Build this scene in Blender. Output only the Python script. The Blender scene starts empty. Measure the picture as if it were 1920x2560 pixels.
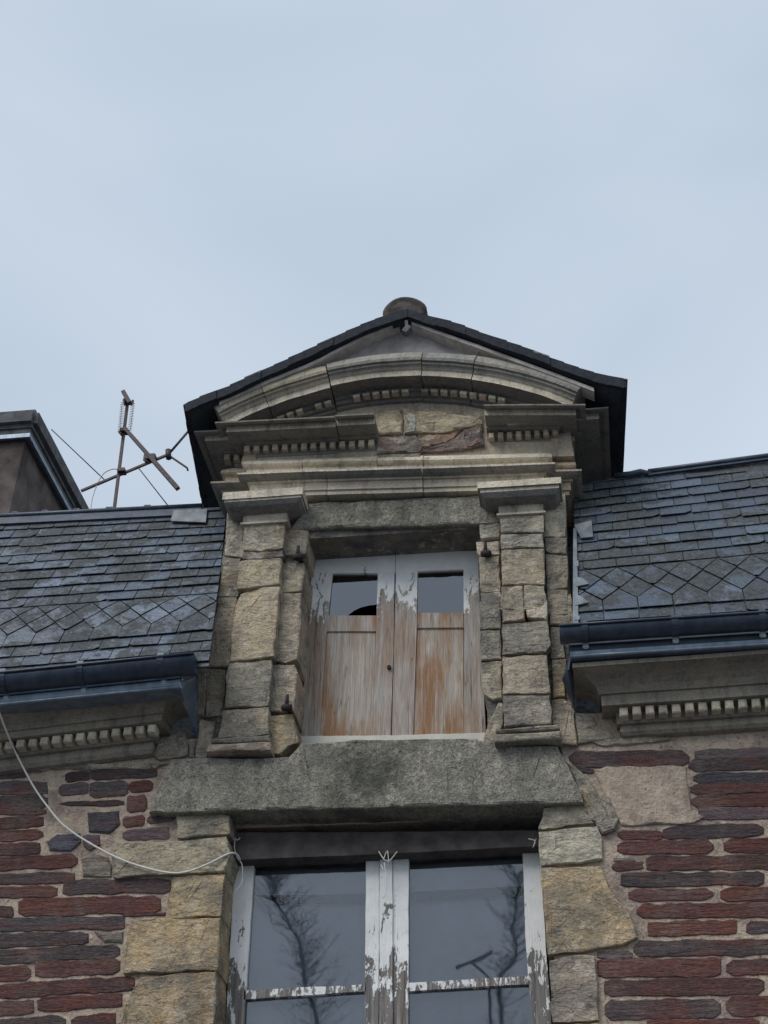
import bpy, bmesh, math, random
from mathutils import Vector, Matrix, noise
random.seed(7)
R = math.radians
# ------------------------------------------------------------------ camera
PITCH, YAW, ROLL, FPX = R(36), R(9.5), 0.033, 3703.0      # focal length in photo pixels (1920 x 2560)
CAM = Vector((1.5, -9.0, 1.6))
h_ = Vector((-math.sin(YAW), math.cos(YAW), 0)); r0 = Vector((math.cos(YAW), math.sin(YAW), 0)); zz = Vector((0, 0, 1))
FW = h_*math.cos(PITCH) + zz*math.sin(PITCH); u0 = -h_*math.sin(PITCH) + zz*math.cos(PITCH)
RT = r0*math.cos(ROLL) + u0*math.sin(ROLL); UP = u0*math.cos(ROLL) - r0*math.sin(ROLL)
scn = bpy.context.scene
cd = bpy.data.cameras.new('camera'); cam = bpy.data.objects.new('camera', cd); scn.collection.objects.link(cam)
cd.sensor_fit = 'VERTICAL'; cd.sensor_height = 24; cd.lens = 24*FPX/2560; cd.clip_start = .1; cd.clip_end = 2000
m = Matrix((RT, UP, -FW)).transposed().to_4x4(); m.translation = CAM; cam.matrix_world = m
scn.camera = cam
scn.render.resolution_x = 768; scn.render.resolution_y = 1024
scn.view_settings.view_transform = 'Standard'; scn.view_settings.look = 'None'
scn.view_settings.exposure = 0.45; scn.view_settings.gamma = 1
# ------------------------------------------------------------------ sky and sun (overcast)
SUN_EL, SUN_ROT = R(48), R(215)
w = bpy.data.worlds.new('World'); scn.world = w; w.use_nodes = True
nt = w.node_tree; nt.nodes.clear()
def wn(t): return nt.nodes.new(t)
sky = wn('ShaderNodeTexSky'); sky.sky_type = 'NISHITA'; sky.sun_disc = False
sky.sun_elevation = SUN_EL; sky.sun_rotation = SUN_ROT; sky.air_density = 1; sky.dust_density = 2
tc = wn('ShaderNodeTexCoord'); mp = wn('ShaderNodeMapping'); mp.inputs['Scale'].default_value = (1.6, 1.6, 3.2)
mp.inputs['Location'].default_value = (.7, .2, .1)
n1 = wn('ShaderNodeTexNoise'); n1.inputs['Scale'].default_value = 1.7; n1.inputs['Detail'].default_value = 3.5; n1.inputs['Roughness'].default_value = .42
n1.inputs['Distortion'].default_value = .3
cr = wn('ShaderNodeValToRGB')
cr.color_ramp.elements[0].position = .33; cr.color_ramp.elements[0].color = (3.7, 4.42, 5.3, 1)
cr.color_ramp.elements[1].position = .68; cr.color_ramp.elements[1].color = (4.6, 5.25, 6.05, 1)
mx = wn('ShaderNodeMixRGB'); mx.inputs[0].default_value = .95      # thick cloud cover over the blue sky
bg = wn('ShaderNodeBackground'); bg.inputs['Strength'].default_value = .1
ow = wn('ShaderNodeOutputWorld')
L = nt.links.new
L(tc.outputs['Generated'], mp.inputs[0]); L(mp.outputs[0], n1.inputs['Vector']); L(n1.outputs['Fac'], cr.inputs[0])
L(sky.outputs[0], mx.inputs[1]); L(cr.outputs[0], mx.inputs[2]); L(mx.outputs[0], bg.inputs['Color']); L(bg.outputs[0], ow.inputs[0])
sl = bpy.data.lights.new('sun', 'SUN'); sl.energy = 1.5; sl.angle = R(35); sl.color = (1, .97, .93)
so = bpy.data.objects.new('sun', sl); scn.collection.objects.link(so)
so.rotation_euler = (R(90)-SUN_EL, 0, R(-35))       # from high in front, left of the facade
# ------------------------------------------------------------------ pixel -> world on a real plane
def ray(p): return (FW*FPX + RT*(p[0]-960) + UP*(1280-p[1])).normalized()
def PY(p, Y): d = ray(p); return CAM + d*((Y-CAM.y)/d.y)
def PZ(p, Z): d = ray(p); return CAM + d*((Z-CAM.z)/d.z)
def PN(p, O, N): d = ray(p); return CAM + d*((O-CAM).dot(N)/d.dot(N))
def crop(x0, y0, wd): s = wd/1659.0; return lambda x, y: (x0+x*s, y0+y*s)
cA = crop(440,720,600); cB = crop(1000,720,600); cC = crop(460,1120,500); cD = crop(1060,1120,500)
cE = crop(460,1480,540); cF = crop(980,1480,540); cG = crop(0,940,560); cH = crop(0,1380,560)
cI = crop(1380,1120,540); cJ = crop(1380,1500,540); cK = crop(0,1880,620); cL = crop(1320,1880,600)
cM = crop(540,1880,900); cO = crop(0,0,1920)
# ------------------------------------------------------------------ scene objects
COL = scn.collection
def empty(name, loc=(0,0,0), label=None, cat=None, group=None):
    o = bpy.data.objects.new(name, None); COL.objects.link(o); o.location = loc; o.empty_display_size = .2
    if label: o['label'] = label
    if cat: o['category'] = cat
    if group: o['group'] = group
    return o
class MB:
    def __init__(s):
        s.bm = bmesh.new(); s.cl = s.bm.loops.layers.float_color.new('Col'); s.c = (.5,.5,.5,1); s.mi = 0; s.smooth = False
    def face(s, vs):
        try: f = s.bm.faces.new(vs)
        except ValueError: return None
        for l in f.loops: l[s.cl] = s.c
        f.material_index = s.mi; f.smooth = s.smooth
        return f
    def col(s, c): s.c = (c[0], c[1], c[2], 1)
    def v(s, p): return s.bm.verts.new(p)
    def build(s, name, mats, parent=None, label=None):
        bmesh.ops.recalc_face_normals(s.bm, faces=s.bm.faces)
        me = bpy.data.meshes.new(name); s.bm.to_mesh(me); s.bm.free()
        for m_ in (mats if isinstance(mats, (list, tuple)) else [mats]): me.materials.append(m_)
        o = bpy.data.objects.new(name, me); COL.objects.link(o)
        if parent:
            o.parent = parent
            t = parent; off = Vector((0,0,0))
            while t: off -= t.location; t = t.parent
            o.location = off
        if label: o['label'] = label
        return o
def prism(mb, front, back, cap=True):
    a = [mb.v(p) for p in front]; b = [mb.v(p) for p in back]; n = len(a)
    if cap: mb.face(a); mb.face(b[::-1])
    for i in range(n): mb.face([a[i], b[i], b[(i+1)%n], a[(i+1)%n]])
def jag(pts, step=.05, amp=.006, sd=0.0):
    out = []
    n = len(pts)
    for i in range(n):
        a, b = pts[i], pts[(i+1)%n]; d = b-a; k = max(1, int(d.length/step))
        nn = Vector((-d.z, 0, d.x)); nn = nn.normalized() if nn.length > 1e-6 else Vector((0,0,0))
        for j in range(k):
            p = a + d*(j/k)
            q = noise.noise(Vector((p.x*6+sd, p.z*6, sd*3)))+.6*noise.noise(Vector((p.x*17+sd, p.z*17, sd)))
            out.append(p + nn*(q*amp))
    return out
def inset(pts, d):
    n = len(pts); area = sum(pts[i].x*pts[(i+1)%n].z-pts[(i+1)%n].x*pts[i].z for i in range(n)); sg = 1 if area > 0 else -1
    out = []
    for i in range(n):
        e1 = (pts[i]-pts[i-1]); e2 = (pts[(i+1)%n]-pts[i])
        n1_ = Vector((-e1.z,0,e1.x)).normalized(); n2_ = Vector((-e2.z,0,e2.x)).normalized()
        v = n1_+n2_
        if v.length < .3: v = n1_
        v.normalize(); c = max(.45, v.dot(n1_))
        out.append(pts[i] + v*(sg*d/c))
    return out
def stone(mb, px, yf, depth, bev=.012, amp=.008, step=.05, sd=None, relief=.0, world=False):
    """a dressed or rubble stone: outline at its own depth, worn arrises, uneven face"""
    sd = random.uniform(0, 50) if sd is None else sd
    pts = px if world else [PY(p, yf) for p in px]
    pts = [Vector((p[0], yf, p[2])) for p in pts]
    o = jag(pts, step, amp, sd)
    r1 = [p + Vector((0, bev, 0)) for p in o]; r2 = inset(o, bev*.45); r2 = [p+Vector((0, bev*.25, 0)) for p in r2]
    r3 = inset(o, bev*1.3)
    n = len(o)
    B = [mb.v(p+Vector((0, depth, 0))) for p in o]; A = [mb.v(p) for p in r1]; A2 = [mb.v(p) for p in r2]
    def rl(p): return p + Vector((0, relief*noise.noise(p*9+Vector((sd,0,0))) + relief*.5*noise.noise(p*23), 0))
    A3 = [mb.v(rl(p)) for p in r3]
    for i in range(n):
        j = (i+1) % n
        mb.face([B[i], B[j], A[j], A[i]]); mb.face([A[i], A[j], A2[j], A2[i]]); mb.face([A2[i], A2[j], A3[j], A3[i]])
    mb.face(B)
    f = mb.face(A3)
    if f and relief > 0:
        r = bmesh.ops.triangulate(mb.bm, faces=[f])
        es = list({e for ff in r['faces'] for e in ff.edges if all(x in r['faces'] for x in e.link_faces)})
        g = bmesh.ops.subdivide_edges(mb.bm, edges=es, cuts=2, use_grid_fill=False)
        for e in g['geom_inner']:
            if isinstance(e, bmesh.types.BMVert):
                q = e.co.copy(); q.y = yf; e.co.y = rl(q).y
def box(mb, lo, hi):
    (x0,y0,z0), (x1,y1,z1) = lo, hi
    prism(mb, [Vector((x0,y0,z0)),Vector((x1,y0,z0)),Vector((x1,y0,z1)),Vector((x0,y0,z1))],
              [Vector((x0,y1,z0)),Vector((x1,y1,z0)),Vector((x1,y1,z1)),Vector((x0,y1,z1))])
def slab(mb, px, yf, depth): 
    a = [PY(p, yf) for p in px]; prism(mb, a, [p+Vector((0,depth,0)) for p in a])
def tube(mb, pts, r, n=8, closed=True):
    pts = [Vector(p) for p in pts]; rings = []; rad = r if isinstance(r, (list,tuple)) else [r]*len(pts)
    ref = None
    for i, p in enumerate(pts):
        t = (pts[min(i+1,len(pts)-1)]-pts[max(i-1,0)]).normalized()
        if ref is None: ref = t.orthogonal().normalized()
        ref = (ref - t*ref.dot(t)).normalized(); b = t.cross(ref)
        rings.append([mb.v(p + (ref*math.cos(2*math.pi*k/n)+b*math.sin(2*math.pi*k/n))*rad[i]) for k in range(n)])
    sm = mb.smooth; mb.smooth = True
    for a, b_ in zip(rings, rings[1:]):
        for k in range(n): mb.face([a[k], a[(k+1)%n], b_[(k+1)%n], b_[k]])
    mb.smooth = sm
    if closed: mb.face(rings[0][::-1]); mb.face(rings[-1])
def bar(mb, a, b, w_, t_):
    """rectangular tube between two points"""
    a, b = Vector(a), Vector(b); d = (b-a).normalized(); s = d.cross(Vector((0,1,0)))
    if s.length < 1e-3: s = Vector((1,0,0))
    s.normalize(); q = s.cross(d)
    c = [s*w_+q*t_, -s*w_+q*t_, -s*w_-q*t_, s*w_-q*t_]
    prism(mb, [a+k for k in c], [b+k for k in c])
def smooth_path(pts, n=6):
    pts = [Vector(p) for p in pts]; out = []
    P_ = [pts[0]]+pts+[pts[-1]]
    for i in range(1, len(P_)-2):
        a,b,c,d = P_[i-1:i+3]
        for k in range(n):
            t = k/n; out.append(.5*((2*b)+(c-a)*t+(2*a-5*b+4*c-d)*t*t+(3*b-a-3*c+d)*t**3))
    out.append(pts[-1]); return out
# ------------------------------------------------------------------ materials
class NM:
    def __init__(s, name, rough=.85, spec=.3):
        s.m = bpy.data.materials.new(name); s.m.use_nodes = True; s.t = s.m.node_tree; s.b = s.t.nodes['Principled BSDF']
        s.b.inputs['Roughness'].default_value = rough; s.b.inputs['Specular IOR Level'].default_value = spec
        s.tc = s.n('ShaderNodeTexCoord'); s.o = s.tc.outputs['Object']
    def n(s, t, **k):
        x = s.t.nodes.new(t)
        for a, v in k.items(): setattr(x, a, v)
        return x
    def l(s, a, b): s.t.links.new(a, b)
    def put(s, sock, v):
        if hasattr(v, 'links') or hasattr(v, 'is_output'): s.l(v, sock)
        else: sock.default_value = v if not isinstance(v, tuple) or len(v) != 3 or sock.type != 'RGBA' else (*v, 1)
    def map(s, sc, rot=(0,0,0), loc=(0,0,0)):
        x = s.n('ShaderNodeMapping'); x.inputs['Scale'].default_value = sc; x.inputs['Rotation'].default_value = rot; x.inputs['Location'].default_value = loc
        s.l(s.o, x.inputs[0]); return x.outputs[0]
    def noise(s, sc, det=4, ro=.55, vec=None, dist=0):
        x = s.n('ShaderNodeTexNoise'); x.inputs['Scale'].default_value = sc; x.inputs['Detail'].default_value = det
        x.inputs['Roughness'].default_value = ro; x.inputs['Distortion'].default_value = dist; s.l(vec or s.o, x.inputs['Vector']); return x.outputs['Fac']
    def vor(s, sc, vec=None, feat='F1', out='Distance'):
        x = s.n('ShaderNodeTexVoronoi', feature=feat); x.inputs['Scale'].default_value = sc; s.l(vec or s.o, x.inputs['Vector']); return x.outputs[out]
    def ramp(s, v, a, b, ca=(0,0,0), cb=(1,1,1)):
        x = s.n('ShaderNodeValToRGB'); x.color_ramp.elements[0].position = a; x.color_ramp.elements[1].position = b
        x.color_ramp.elements[0].color = (*ca,1); x.color_ramp.elements[1].color = (*cb,1); s.l(v, x.inputs[0]); return x.outputs[0]
    def mix(s, f, a, b, mode='MIX'):
        x = s.n('ShaderNodeMixRGB', blend_type=mode); s.put(x.inputs[0], f); s.put(x.inputs[1], a); s.put(x.inputs[2], b); return x.outputs[0]
    def math(s, op, a, b=0.0, c=0.0):
        x = s.n('ShaderNodeMath', operation=op); s.put(x.inputs[0], a); s.put(x.inputs[1], b); s.put(x.inputs[2], c); return x.outputs[0]
    def attr(s): 
        x = s.n('ShaderNodeAttribute', attribute_name='Col'); return x.outputs['Color']
    def xyz(s):
        x = s.n('ShaderNodeSeparateXYZ'); s.l(s.o, x.inputs[0]); return x.outputs
    def color(s, v): s.put(s.b.inputs['Base Color'], v)
    def bump(s, hs, dist=.02, strength=1.0):
        prev = None
        for hgt, d in hs:
            x = s.n('ShaderNodeBump'); x.inputs['Distance'].default_value = d; x.inputs['Strength'].default_value = strength
            s.l(hgt, x.inputs['Height'])
            if prev: s.l(prev, x.inputs['Normal'])
            prev = x.outputs[0]
        s.l(prev, s.b.inputs['Normal'])
def mk_sandstone():
    a = NM('sandstone', .9, .2)
    big = a.noise(2.3, 5, .6); med = a.noise(9, 6, .65); fine = a.noise(60, 4, .6)
    lay = a.noise(9, 6, .65, a.map((.9,1,2.4)), 1.2)
    c = a.mix(a.ramp(med, .35, .75), a.attr(), (.38,.34,.27), 'MIX')
    c = a.mix(.75, a.attr(), c)
    c = a.mix(a.ramp(big, .46, .58), c, a.mix(.5, c, (.11,.11,.105)))
    blot = a.ramp(a.noise(5.2, 7, .72, a.map((1,1,1.6),(0,0,0),(1,7,3)), .5), .50, .57); c = a.mix(a.math('MULTIPLY', blot, .45), c, (.13,.125,.115))
    pale = a.ramp(a.noise(7.5, 6, .7, a.map((1,1,1.3),(0,0,0),(4,2,8))), .56, .62); c = a.mix(a.math('MULTIPLY', pale, .45), c, (.62,.56,.45))
    pit = a.ramp(a.noise(38, 3, .6, a.map((.7,1,1.5))), .60, .66); c = a.mix(a.math('MULTIPLY', pit, .5), c, (.10,.09,.08))
    c = a.mix(a.math('MULTIPLY', a.ramp(a.noise(3.7, 5, .6, a.map((1,1,1),(0,0,0),(5,2,1))), .55, .7), .35), c, (.36,.25,.11))
    c = a.mix(a.ramp(fine, .3, .7, (.72,.72,.72), (1.18,1.18,1.18)), (0,0,0), c, 'MIX') if False else a.mix(1.0, c, a.ramp(fine, .3, .75, (.78,.78,.78), (1.2,1.2,1.2)), 'MULTIPLY')
    # dark hairline weathering cracks
    v = a.vor(5.5, a.map((1,1,2.2)), 'DISTANCE_TO_EDGE'); 
    wv = a.noise(2.1, 5, .6, a.map((1,1,2)), 1.0); crk = a.ramp(a.math('ABSOLUTE', a.math('SUBTRACT', wv, .5)), .0, .011, (.45,.42,.42), (1,1,1))
    c = a.mix(a.ramp(big, .35, .6, (.1,.1,.1), (.75,.75,.75)), c, a.mix(1.0, c, crk, 'MULTIPLY'))
    a.color(c)
    a.bump([(lay, .022), (med, .022), (fine, .006), (crk, .005)])
    return a.m
def mk_moulding():
    a = NM('carved_stone', .88, .25)
    big = a.noise(1.6, 5, .6, a.map((1,1,2))); med = a.noise(8, 6, .6); fine = a.noise(55, 4)
    c = a.mix(a.ramp(big, .42, .62), a.attr(), a.mix(.45, a.attr(), (.12,.115,.11)))
    st = a.noise(5, 5, .65, a.map((3,3,.5)))
    c = a.mix(a.math('MULTIPLY', a.ramp(st, .5, .72), .55), c, (.06,.06,.065))
    c = a.mix(a.math('MULTIPLY', a.ramp(med, .55, .7), .25), c, (.36,.27,.14))
    c = a.mix(1.0, c, a.ramp(fine, .3, .75, (.8,.8,.8), (1.18,1.18,1.18)), 'MULTIPLY')
    a.color(c); a.bump([(med, .02), (fine, .006)]); return a.m
def mk_granite():
    a = NM('granite', .9, .25)
    sp = a.noise(34, 4, .8); sp2 = a.noise(110, 2, .7); big = a.noise(1.5, 4, .6)
    c = a.ramp(sp, .33, .68, (.13,.127,.115), (.52,.49,.43))
    c = a.mix(.4, c, a.ramp(sp2, .38, .64, (.06,.06,.06), (.55,.52,.47)))
    mid = a.noise(7, 6, .7); c = a.mix(1.0, c, a.ramp(mid, .35, .65, (.85,.85,.83), (1.5,1.48,1.4)), 'MULTIPLY')
    drip = a.ramp(a.noise(5, 4, .6, a.map((2.2,1,.25))), .5, .64); c = a.mix(a.math('MULTIPLY', drip, .3), c, (.10,.10,.095))
    x = a.xyz(); cen = a.ramp(a.math('ADD', a.math('ABSOLUTE', a.math('ADD', x[0], -.0)), a.math('MULTIPLY', big, 1.0)), .75, 1.35, (1,1,1), (0,0,0))
    moss = a.math('MULTIPLY', cen, a.ramp(a.noise(6, 5, .65), .32, .62))
    c = a.mix(a.math('MULTIPLY', moss, .75), c, (.055,.062,.05))
    c = a.mix(1.0, c, (1.0,.99,.96), 'MULTIPLY')
    a.color(c); a.bump([(a.noise(14,5,.7), .07), (sp, .02)]); return a.m
def mk_schist():
    a = NM('schist', .8, .3)
    lay = a.noise(6, 6, .7, a.map((.7,1,6)), .5); fine = a.noise(50, 4, .6, a.map((.6,1,2)))
    c = a.mix(a.ramp(lay, .35, .7), a.attr(), a.mix(.6, a.attr(), (.05,.045,.055)))
    c = a.mix(a.ramp(a.noise(3,6,.7), .5, .66), c, a.mix(.6, c, (.20,.155,.135)))
    c = a.mix(a.ramp(a.noise(5,5,.65,a.map((.5,1,2),(0,0,0),(9,3,1))), .5, .66), c, a.mix(.6, c, (.20,.065,.045)))
    c = a.mix(1.0, c, a.ramp(fine, .3, .75, (.7,.7,.7), (1.35,1.35,1.35)), 'MULTIPLY')
    a.color(c); a.bump([(lay, .035), (fine, .01)]); return a.m
def mk_mortar():
    a = NM('mortar', .95, .1)
    med = a.noise(5, 6, .65); fine = a.noise(45, 5, .7)
    c = a.ramp(med, .3, .72, (.42,.33,.255), (.66,.54,.43))
    c = a.mix(a.ramp(a.noise(2.6,6,.7), .5, .58), c, a.mix(.55, c, (.20,.155,.15)))
    c = a.mix(a.math('MULTIPLY', a.ramp(a.noise(30,3,.6), .62, .67), .6), c, (.14,.11,.095))
    c = a.mix(1.0, c, a.ramp(fine, .3, .75, (.75,.75,.75), (1.15,1.15,1.15)), 'MULTIPLY')
    a.color(c); a.bump([(a.noise(16,5,.7), .035), (fine, .012)]); return a.m
def mk_slate():
    a = NM('slate', .42, .55)
    big = a.noise(2.6, 6, .62, None, .4); fine = a.noise(35, 5, .65)
    c = a.mix(1.0, a.attr(), a.ramp(fine, .3, .75, (.75,.75,.75), (1.25,1.25,1.25)), 'MULTIPLY')
    lich = a.ramp(a.math('ADD', a.math('MULTIPLY', big, .6), a.math('MULTIPLY', a.noise(13,5,.7), .4)), .47, .525)
    c = a.mix(a.math('MULTIPLY', lich, .88), c, a.ramp(fine, .35, .7, (.022,.027,.032), (.085,.092,.088)))
    c = a.mix(a.ramp(a.noise(28,4,.6), .66, .72), c, (.2,.21,.2))
    a.color(c); a.put(a.b.inputs['Roughness'], a.ramp(lich, 0, 1, (.36,.36,.36), (.85,.85,.85)))
    a.bump([(fine, .006), (a.noise(9,4), .012)]); return a.m
def mk_zinc(name, c0, c1, rough=.4, metal=.5):
    a = NM(name, rough, .5); a.b.inputs['Metallic'].default_value = metal
    a.color(a.mix(a.ramp(a.noise(4,5,.6,a.map((3,3,1))), .35, .7), c0, c1)); a.bump([(a.noise(12,3), .004)]); return a.m
def mk_paint(name, split, wood0, wood1, brown=.6, grad=.55):
    """old white paint flaking off weathered wood, mostly gone below the height `split`"""
    a = NM(name, .7, .3)
    x = a.xyz(); gr = a.noise(4, 7, .7, a.map((7,6,.45)), .8); gf = a.noise(7, 6, .7, a.map((26,8,.8)), .5)
    wood = a.mix(a.ramp(gr, .3, .7), wood0, wood1)
    strip = a.ramp(a.noise(3.0, 5, .6, a.map((1.7,1,.35)), .4), .41, .56)
    wood = a.mix(a.math('MULTIPLY', strip, brown), wood, (.30,.155,.07))
    wood = a.mix(a.math('MULTIPLY', a.ramp(a.noise(4,5,.6,a.map((9,1,.5),(0,0,0),(3,3,3))), .52,.66), .5), wood, (.5,.5,.52))
    wood = a.mix(1.0, wood, a.ramp(gf, .3, .7, (.62,.62,.62), (1.25,1.25,1.25)), 'MULTIPLY')
    ck = a.ramp(a.math('ABSOLUTE', a.math('SUBTRACT', a.noise(2.2, 3, .5, a.map((7,1,.25)), .2), .5)), .0, .008, (.35,.33,.32), (1,1,1)); wood = a.mix(.85, wood, a.mix(1.0, wood, ck, 'MULTIPLY'))
    fl = a.math('ADD', a.math('MULTIPLY', a.noise(4, 7, .74, a.map((2.6,1,.9)), .5), .8), a.math('MULTIPLY', a.noise(22, 5, .7, a.map((2,1,.8))), .35))
    t = a.math('MULTIPLY', a.math('SUBTRACT', x[2], split), grad)
    mask = a.ramp(a.math('ADD', t, fl), .575, .585)
    pc = a.mix(a.ramp(a.noise(6,4), .35, .7), (.74,.74,.73), (.86,.86,.84))
    pc = a.mix(a.math('MULTIPLY', a.ramp(a.noise(30,4,.7), .62,.7), .5), pc, (.3,.29,.28))
    a.color(a.mix(mask, wood, pc)); a.bump([(gf, .006), (mask, .004)]); return a.m
def mk_flat(name, c, rough=.7, spec=.4, metal=0, var=.35, sc=20):
    a = NM(name, rough, spec); a.b.inputs['Metallic'].default_value = metal
    a.color(a.mix(a.ramp(a.noise(sc,5,.65), .3, .72), tuple(k*(1-var) for k in c), tuple(k*(1+var) for k in c)))
    a.bump([(a.noise(sc*2,4), .004)]); return a.m
def mk_glass(name, refl=1.75, tint=(.25,.28,.3), see=.5):
    m_ = bpy.data.materials.new(name); m_.use_nodes = True; t = m_.node_tree; t.nodes.clear()
    o = t.nodes.new('ShaderNodeOutputMaterial'); mx_ = t.nodes.new('ShaderNodeMixShader'); fr = t.nodes.new('ShaderNodeFresnel'); fr.inputs[0].default_value = refl
    tr = t.nodes.new('ShaderNodeBsdfTransparent'); tr.inputs[0].default_value = (*[see]*3, 1)
    gl = t.nodes.new('ShaderNodeBsdfGlossy'); gl.inputs['Roughness'].default_value = .02; gl.inputs[0].default_value = (.93,.96,1,1)
    nz = t.nodes.new('ShaderNodeTexNoise'); nz.inputs['Scale'].default_value = 2.2; bp = t.nodes.new('ShaderNodeBump'); bp.inputs['Distance'].default_value = .0006
    tcx = t.nodes.new('ShaderNodeTexCoord'); t.links.new(tcx.outputs['Object'], nz.inputs['Vector']); t.links.new(nz.outputs[0], bp.inputs['Height'])
    t.links.new(bp.outputs[0], gl.inputs['Normal'])
    t.links.new(fr.outputs[0], mx_.inputs[0]); t.links.new(tr.outputs[0], mx_.inputs[1]); t.links.new(gl.outputs[0], mx_.inputs[2]); t.links.new(mx_.outputs[0], o.inputs[0])
    return m_
M = dict(sand=mk_sandstone(), mould=mk_moulding(), granite=mk_granite(), schist=mk_schist(), mortar=mk_mortar(), slate=mk_slate(),
    zinc=mk_zinc('zinc', (.12,.155,.20), (.22,.27,.33)), zinc_dark=mk_zinc('dark_zinc', (.022,.034,.055), (.05,.068,.10), .42, .15),
    zinc_grey=mk_zinc('weathered_zinc', (.10,.12,.14), (.24,.26,.28), .6, .1), zinc_bright=mk_zinc('bright_zinc', (.42,.46,.5), (.58,.62,.66), .35, .2),
    plaster=mk_flat('plaster', (.37,.345,.335), .95, .1, 0, .3, 7), glass=mk_glass('glass', 1.84, see=.97),
    dark=mk_flat('dark_interior', (.02,.022,.026), .9, .1), pane_backing=mk_flat('pane_backing_grey', (.27,.30,.345), .95, .1, 0, .2, 2),
    wood_dark=mk_flat('old_beam', (.07,.062,.06), .85, .2, 0, .45, 9), soffit=mk_flat('soffit_boards', (.05,.056,.066), .9, .1, 0, .4, 6),
    board=mk_flat('rake_board', (.5,.46,.42), .85, .2, 0, .3, 12), iron=mk_flat('rusty_iron', (.03,.022,.022), .8, .3, 0, .5, 40),
    cable=mk_flat('cable_sheath', (.62,.6,.55), .5, .4, 0, .08, 10), ant=mk_flat('antenna_metal', (.055,.04,.042), .55, .4, .3, .35, 30),
    bark=mk_flat('bark', (.03,.028,.025), .9, .1), paving=mk_flat('pale_paving', (.11,.115,.125), .9, .2, 0, .3, 3),
    clay=mk_flat('ridge_clay', (.075,.062,.06), .9, .2, 0, .55, 16), render=mk_flat('chimney_render', (.115,.095,.088), .95, .1, 0, .6, 2.6),
    verge=mk_flat('dark_slate', (.022,.026,.034), .8, .25, 0, .5, 25), cement=mk_flat('cement', (.12,.12,.122), .95, .1, 0, .45, 9))  # verge: near-black tone, darker than the roof slates
SA = (.54,.44,.31); SB = (.47,.39,.29); SG = (.33,.30,.24); SY = (.56,.41,.235); SL = (.66,.58,.455); SR = (.23,.165,.155)
def tone(c, v=.12):
    k = 1+random.uniform(-v, v); return tuple(x*k*(1+random.uniform(-.03,.03)) for x in c)
# ------------------------------------------------------------------ ground
g = MB(); box(g, (-300,-300,-.4), (300,300,0)); gr = g.build('ground', M['paving']); gr['kind'] = 'structure'
# ------------------------------------------------------------------ the house
H = empty('stone_house', (0,0,0), 'old stone house front with slate roof and a pedimented dormer above a tall window', 'house')
Y_DOOR = PZ(cO(850,1194), PY(cO(850,1139), -.03).z).y
Y_WIN = .24
DOOR_Y = Y_DOOR
print('door depth', Y_DOOR, 'lintel z', PY(cO(850,1139), -.03).z, 'window top z', PY(cO(850,1755),0).z)
# --- rubble wall: mortar bed with long thin schist stones, window opening left free
wall = MB(); wall.mi = 0
def wallpart(px): 
    a = [PY(p, .014) for p in px]; prism(wall, a, [p+Vector((0,.5,0)) for p in a])
zlow = 0
xl, xr = -6.0, 6.0
zt_l = PY(cO(200,1600), 0).z; 
jl = [PY(cO(496,1760),.014), PY(cO(470,2300),.014)]; jr = [PY(cO(1167,1745),.014), PY(cO(1192,2300),.014)]
sill_z = 3.1
def W(pts): 
    a = [Vector((p[0], .014, p[1])) for p in pts]; prism(wall, a, [p+Vector((0,.5,0)) for p in a])
ztop = PY(cO(830,1650),.014).z
W([(xl,0),(jl[1].x-.06,0),(jl[1].x-.06,jl[1].z),(jl[0].x-.02,jl[0].z),(jl[0].x-.02,ztop+.25),(xl,ztop+.35)])
W([(jr[1].x+.06,0),(xr,0),(xr,ztop+.45),(jr[0].x+.02,ztop+.3),(jr[0].x+.02,jr[0].z),(jr[1].x+.06,jr[1].z)])
box(wall, (jl[1].x-.06,.02,0), (jr[1].x+.06,.5,sill_z-.15))
box(wall, (jl[0].x-.018,.16,jr[0].z+.0), (jr[0].x+.018,.5,ztop+.2))
wall.mi = 1
MAR = (.17,.068,.053); MA2 = (.14,.07,.06); DK = (.10,.074,.072); BL = (.10,.095,.105); RD = (.19,.078,.056); GV = (.17,.145,.145); PL = (.18,.13,.14)
def longstone(cf, x0, y0, x1, y1, hgt, c, yf=.006, taper=1.0):
    pts = []; n = max(8, int(abs(x1-x0)/45)); hh = hgt/2*(1.10 if cf is cK else 1.18)
    top, bot = [], []
    sd = random.uniform(0, 90)
    for i in range(n+1):
        t = i/n; x = x0+(x1-x0)*t; y = y0+(y1-y0)*t
        e = 1 - (max(0, 1-min(t,1-t)*(x1-x0)/12))**2*random.uniform(.1,.7)
        a = hh*e*(1+.2*noise.noise(Vector((x*.016,sd,0)))); b = hh*e*(1+.2*noise.noise(Vector((x*.016,sd+9,4))))
        w_ = 4*noise.noise(Vector((x*.006, sd, 7)))
        top.append((x, y-a+w_)); bot.append((x, y+b+w_))
    px = [cf(*p) for p in top+bot[::-1]]
    wall.col(tone(c, .2)); stone(wall, px, yf, .03, .005, .009, .018, relief=.003)
K = cK
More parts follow.
